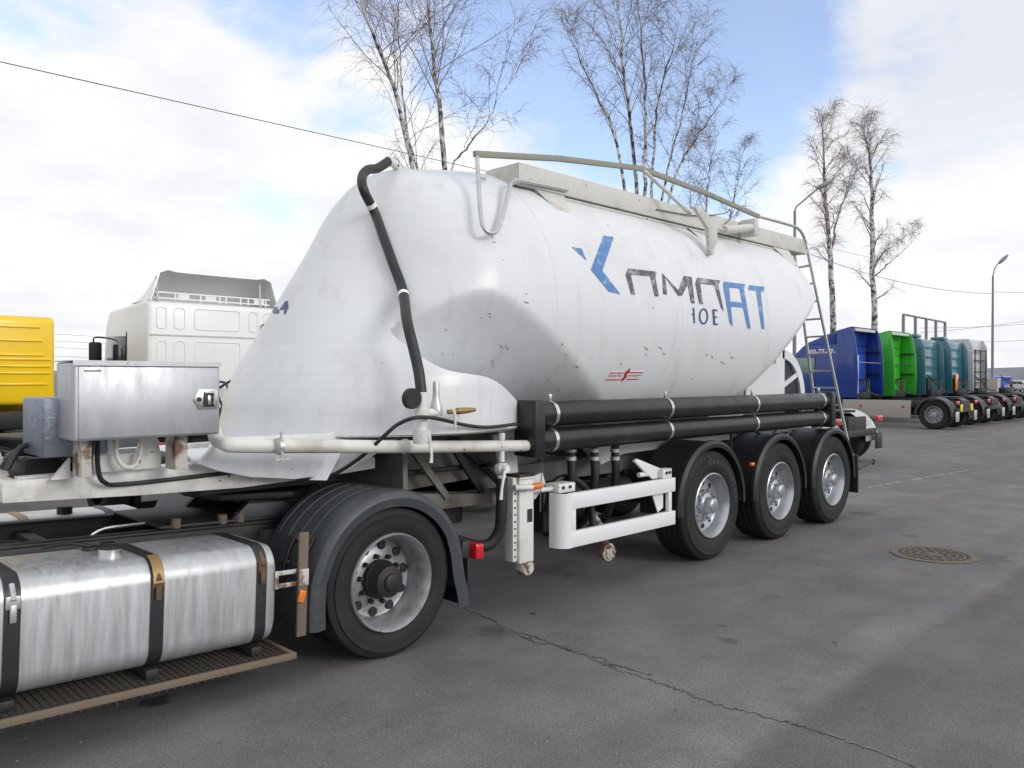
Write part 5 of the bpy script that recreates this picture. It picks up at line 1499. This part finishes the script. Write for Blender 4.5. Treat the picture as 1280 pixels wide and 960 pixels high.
def branch(mb, p, d, L_, r, n, wob, up, rnd, sides=4):
    pts = [p.copy()]; rs = [r]; d = d.normalized()
    for i in range(n):
        d = (d + Vector((rnd.gauss(0, wob), rnd.gauss(0, wob), rnd.gauss(0, wob) + up))).normalized()
        p = p + d * (L_ / n); pts.append(p.copy()); rs.append(max(.0028, r * (1 - (i + 1) / n * .8)))
    mb.tube(pts, rs, sides, cap=False)
    return pts, d
def birch(base, H, label, seed, lean=(0, 0), r0=.13, stems=None, first=.3, spread=.9, dens=1.0, group='bare birches behind the trailer', tw=.005, droop=-.10):
    rnd = random.Random(seed)
    root = thing('birch_tree', label, 'tree', base, group)
    tm, cm = MB(), MB()
    stems = stems or [((0, 0), lean, H, r0)]
    for st in stems:
        n = 26; pts, rs = [], []
        pth, zd, rr_ = st
        pp_ = rnd_path([far(a_, b_, zd + 1.2 * math.sin(i_ * 1.7 + seed)) for i_, (a_, b_) in enumerate(pth)], 12)
        pp_[0].z = 0 if pth[0][1] > 500 else pp_[0].z
        h = pp_[-1].z * 1.0
        for i in range(n + 1):
            f = i / n * (len(pp_) - 1); k0 = min(len(pp_) - 2, int(f))
            pts.append(pp_[k0].lerp(pp_[k0 + 1], f - k0) + Vector((rnd.gauss(0, .03), rnd.gauss(0, .03), 0))); rs.append(max(.008, rr_ * (1 - i / n) ** .85))
        tm.tube(pts, rs, 9, cap=True)
        nb = int((52 if rr_ > .105 else 32 if rr_ > .055 else 16) * dens)
        for k in range(nb):
            f0 = first if st is stems[0] or rr_ > .105 else .25
            t = f0 + (1 - f0) * (k + rnd.random()) / nb
            f = t * n; i = min(n - 1, int(f)); b0 = pts[i].lerp(pts[i + 1], f - i)
            a = rnd.uniform(0, 2 * PI); el = rnd.uniform(.9, 1.9) + .5 * t
            bl = h * spread * (.10 + .24 * math.sin(PI * min(1, (1 - t) * .9 + .12))) * rnd.uniform(.6, 1.25)
            br_ = max(.008, rs[i] * .30)
            dv = Vector((math.cos(a), math.sin(a), el))
            bp_, bd = branch(cm, b0, dv, bl, br_, 8, .10, -.02, rnd, 5)
            for j in range(2, 9):
                for _ in range(2 if j > 3 else 1):
                    c0 = bp_[j]; sd_ = (bp_[j] - bp_[j - 1]).normalized()
                    dv2 = (sd_ + Vector((rnd.gauss(0, .55), rnd.gauss(0, .55), rnd.gauss(.05, .35)))).normalized()
                    sl2 = bl * rnd.uniform(.22, .5) * (1.15 - j / 12)
                    cp_, cd = branch(cm, c0, dv2, sl2, tw * 1.7, 5, .16, droop * .4, rnd, 3)
                    for m_ in range(1, 6):
                        if rnd.random() < .9 * dens:
                            dv3 = (cd + Vector((rnd.gauss(0, .7), rnd.gauss(0, .7), rnd.gauss(-.25, .5)))).normalized()
                            branch(cm, cp_[m_], dv3, rnd.uniform(.25, .85) * (h / 14), tw, 4, .12, droop, rnd, 3)
    tm.build('trunk', M['bark'], root, 60); cm.build('crown', M['twig'], root, 60)
    return root
def foot(px, z):
    p = far(px, 472, z); return (p.x, p.y, 0.0)
RT_ = Vector((S2, -S2, 0))
def lean(a, b=0): return (RT_.x * a + S2 * b, RT_.y * a + S2 * b)
Z1 = 28
birch(foot(566, Z1), 0, 'bare birch leaning left, leftmost of the pair above the tank front', 3, stems=[([(566, 536), (545, 400), (517, 215), (492, 110), (466, 45), (448, -30), (436, -120), (430, -210)], Z1, .115), ([(548, 400), (530, 260), (508, 150), (500, 60), (498, -40)], Z1, .07)], first=.40, spread=.60, dens=.75)
birch(foot(572, Z1), 0, 'bare birch with upright trunk, right of the pair above the tank front', 7, stems=[([(572, 536), (566, 380), (556, 210), (549, 130), (541, 60), (533, -20), (530, -130), (524, -220)], Z1, .12), ([(557, 225), (575, 195), (603, 160), (628, 118), (646, 96)], Z1, .045)], first=.42, spread=.58, dens=.72)
birch(foot(800, 32), 0, 'tall many-stemmed bare birch rising behind the walkway handrail', 11, stems=[
    ([(800, 528), (798, 350), (793, 215), (785, 130), (776, 60), (772, -10), (770, -60)], 32, .11), ([(803, 400), (806, 220), (806, 120), (800, 40), (796, -40)], 32, .09),
    ([(802, 420), (815, 215), (822, 130), (838, 70), (850, 15)], 32, .075), ([(800, 400), (772, 190), (745, 120), (722, 70), (705, 30)], 32, .075),
    ([(806, 420), (842, 230), (868, 178), (893, 140), (915, 108)], 32, .07), ([(802, 400), (832, 220), (852, 150), (862, 95), (866, 50)], 32, .06)], first=.42, spread=.42, dens=.58)
birch(foot(890, 40), 0, 'small bare birch low behind the rear of the walkway', 15, stems=[([(888, 516), (885, 330), (883, 250), (888, 205), (898, 165)], 40, .09), ([(892, 516), (905, 330), (915, 260), (922, 225), (928, 190)], 40, .07), ([(889, 516), (868, 330), (862, 250), (860, 190)], 40, .06)], first=.40, spread=.42, dens=.6)
birch(foot(1042, 46), 0, 'slender white-barked birch behind the blue lorry, left of two', 21, stems=[([(1042, 511), (1041, 400), (1036, 310), (1031, 240), (1028, 190), (1027, 148)], 46, .20), ([(1037, 320), (1046, 275), (1058, 235), (1064, 200)], 46, .07)], first=.34, spread=.33, dens=.72, tw=.006)
birch(foot(1093, 46), 0, 'slender white-barked birch behind the green lorry, right of two', 28, stems=[([(1093, 511), (1093, 400), (1090, 300), (1088, 220), (1084, 185), (1077, 162)], 46, .20), ([(1094, 345), (1112, 328), (1132, 310), (1152, 288)], 46, .045)], first=.24, spread=.35, dens=.72, tw=.006)

def lamp(px, z, top, tip, label):
    b_ = Vector(foot(px, z)); zt = far(px, top, z).z; tp = far(tip[0], tip[1], z)
    r = thing('street_lamp', label, 'street lamp', b_, 'street lamps')
    if px > 1200: MB().box(b_.x - .35, b_.x + .35, b_.y - .35, b_.y + .35, 0, 1.75, .03).build('concrete_base', M['skirt'], r)
    MB().tube([b_, Vector((b_.x, b_.y, zt * .5)), Vector((b_.x, b_.y, zt))], [.09, .075, .055], 10).build('pole', M['lampgrey'], r)
    e = Vector((b_.x, b_.y, zt)); mid_ = e.lerp(tp, .35) + Vector((0, 0, (tp.z - e.z) * .32))
    arm = rnd_path([e, mid_, tp]) if abs(tp.z - e.z) < .9 else [e, e.lerp(tp, .05) + Vector((0, 0, .12)), tp]
    MB().tube(arm, .035, 8).build('arm', M['lampgrey'], r)
    d = (tp - mid_).normalized()
    MB().tube([tp - d * .15, tp, tp + d * .35, tp + d * .6], [.05, .10, .11, .05], 10).build('lamp_head', M['lampgrey'], r)
lamp(1240.5, 48, 345, (1250, 327.5), 'grey street lamp with short curved arm right of the lorry row')
lamp(993, 34, 264, (1024, 234), 'grey street lamp with slanting arm above the ladder of the trailer')
def wire(a, b, sag, r, label):
    n = 24
    pts = [a.lerp(b, i / n) - Vector((0, 0, sag * 4 * (i / n) * (1 - i / n))) for i in range(n + 1)]
    tag(MB().tube(pts, r, 6).build('overhead_cable', M['cable'], None, 60), label, 'cable', 'overhead cables')
wire(far(-80, 60, 11), far(1100, 325, 48), .0, .0075, 'thick overhead cable running down from upper left to the tank')
wire(far(1005, 315, 40), far(1242, 367, 48), .5, .013, 'thin cable sagging from behind the ladder to the street lamp')
wire(far(1242, 365, 48), far(1420, 364, 55), .1, .013, 'thin level cable leaving the street lamp to the right')
for k, (y0, y1) in enumerate(((416, 388), (410, 402), (428, 424))):
    wire(far(1150, y0, 62), far(1420, y1 - 12, 58), .3, .014, ('dark cable rising to the right edge above the white lorry', 'middle cable above the white lorry, nearly level', 'lowest cable crossing behind the street lamp')[k])
for k, (y0, y1) in enumerate(((408, 418), (417, 426), (425, 434), (436, 444))):
    wire(far(-60, y0, 58), far(330, y1 + 10, 62), .2, .012, ('uppermost thin cable', 'second thin cable from the top', 'third thin cable from the top', 'lowest thin cable')[k] + ' between yellow cab and white cab')
# tall rack frame behind the teal lorries
gx = [1129, 1144, 1157.5, 1169.5, 1181]; tops = [393, 395.5, 398, 400.5, 403]
ga = thing('gantry_frame', 'grey steel rack of five posts and a top bar behind the teal lorries', 'frame', foot(1129, 50))
pp = []
for px, ty in zip(gx, tops):
    z = (1.78 + 0) and 50 * (472 - 393) / (472 - ty)
    b_ = Vector(foot(px, z)); t_ = far(px, ty, z); pp.append(t_)
    MB().box(b_.x - .08, b_.x + .08, b_.y - .08, b_.y + .08, 0, t_.z, .01).build('post', M['lampgrey'], ga)
MB().tube([pp[0], pp[-1]], .07, 6).build('top_bar', M['lampgrey'], ga)
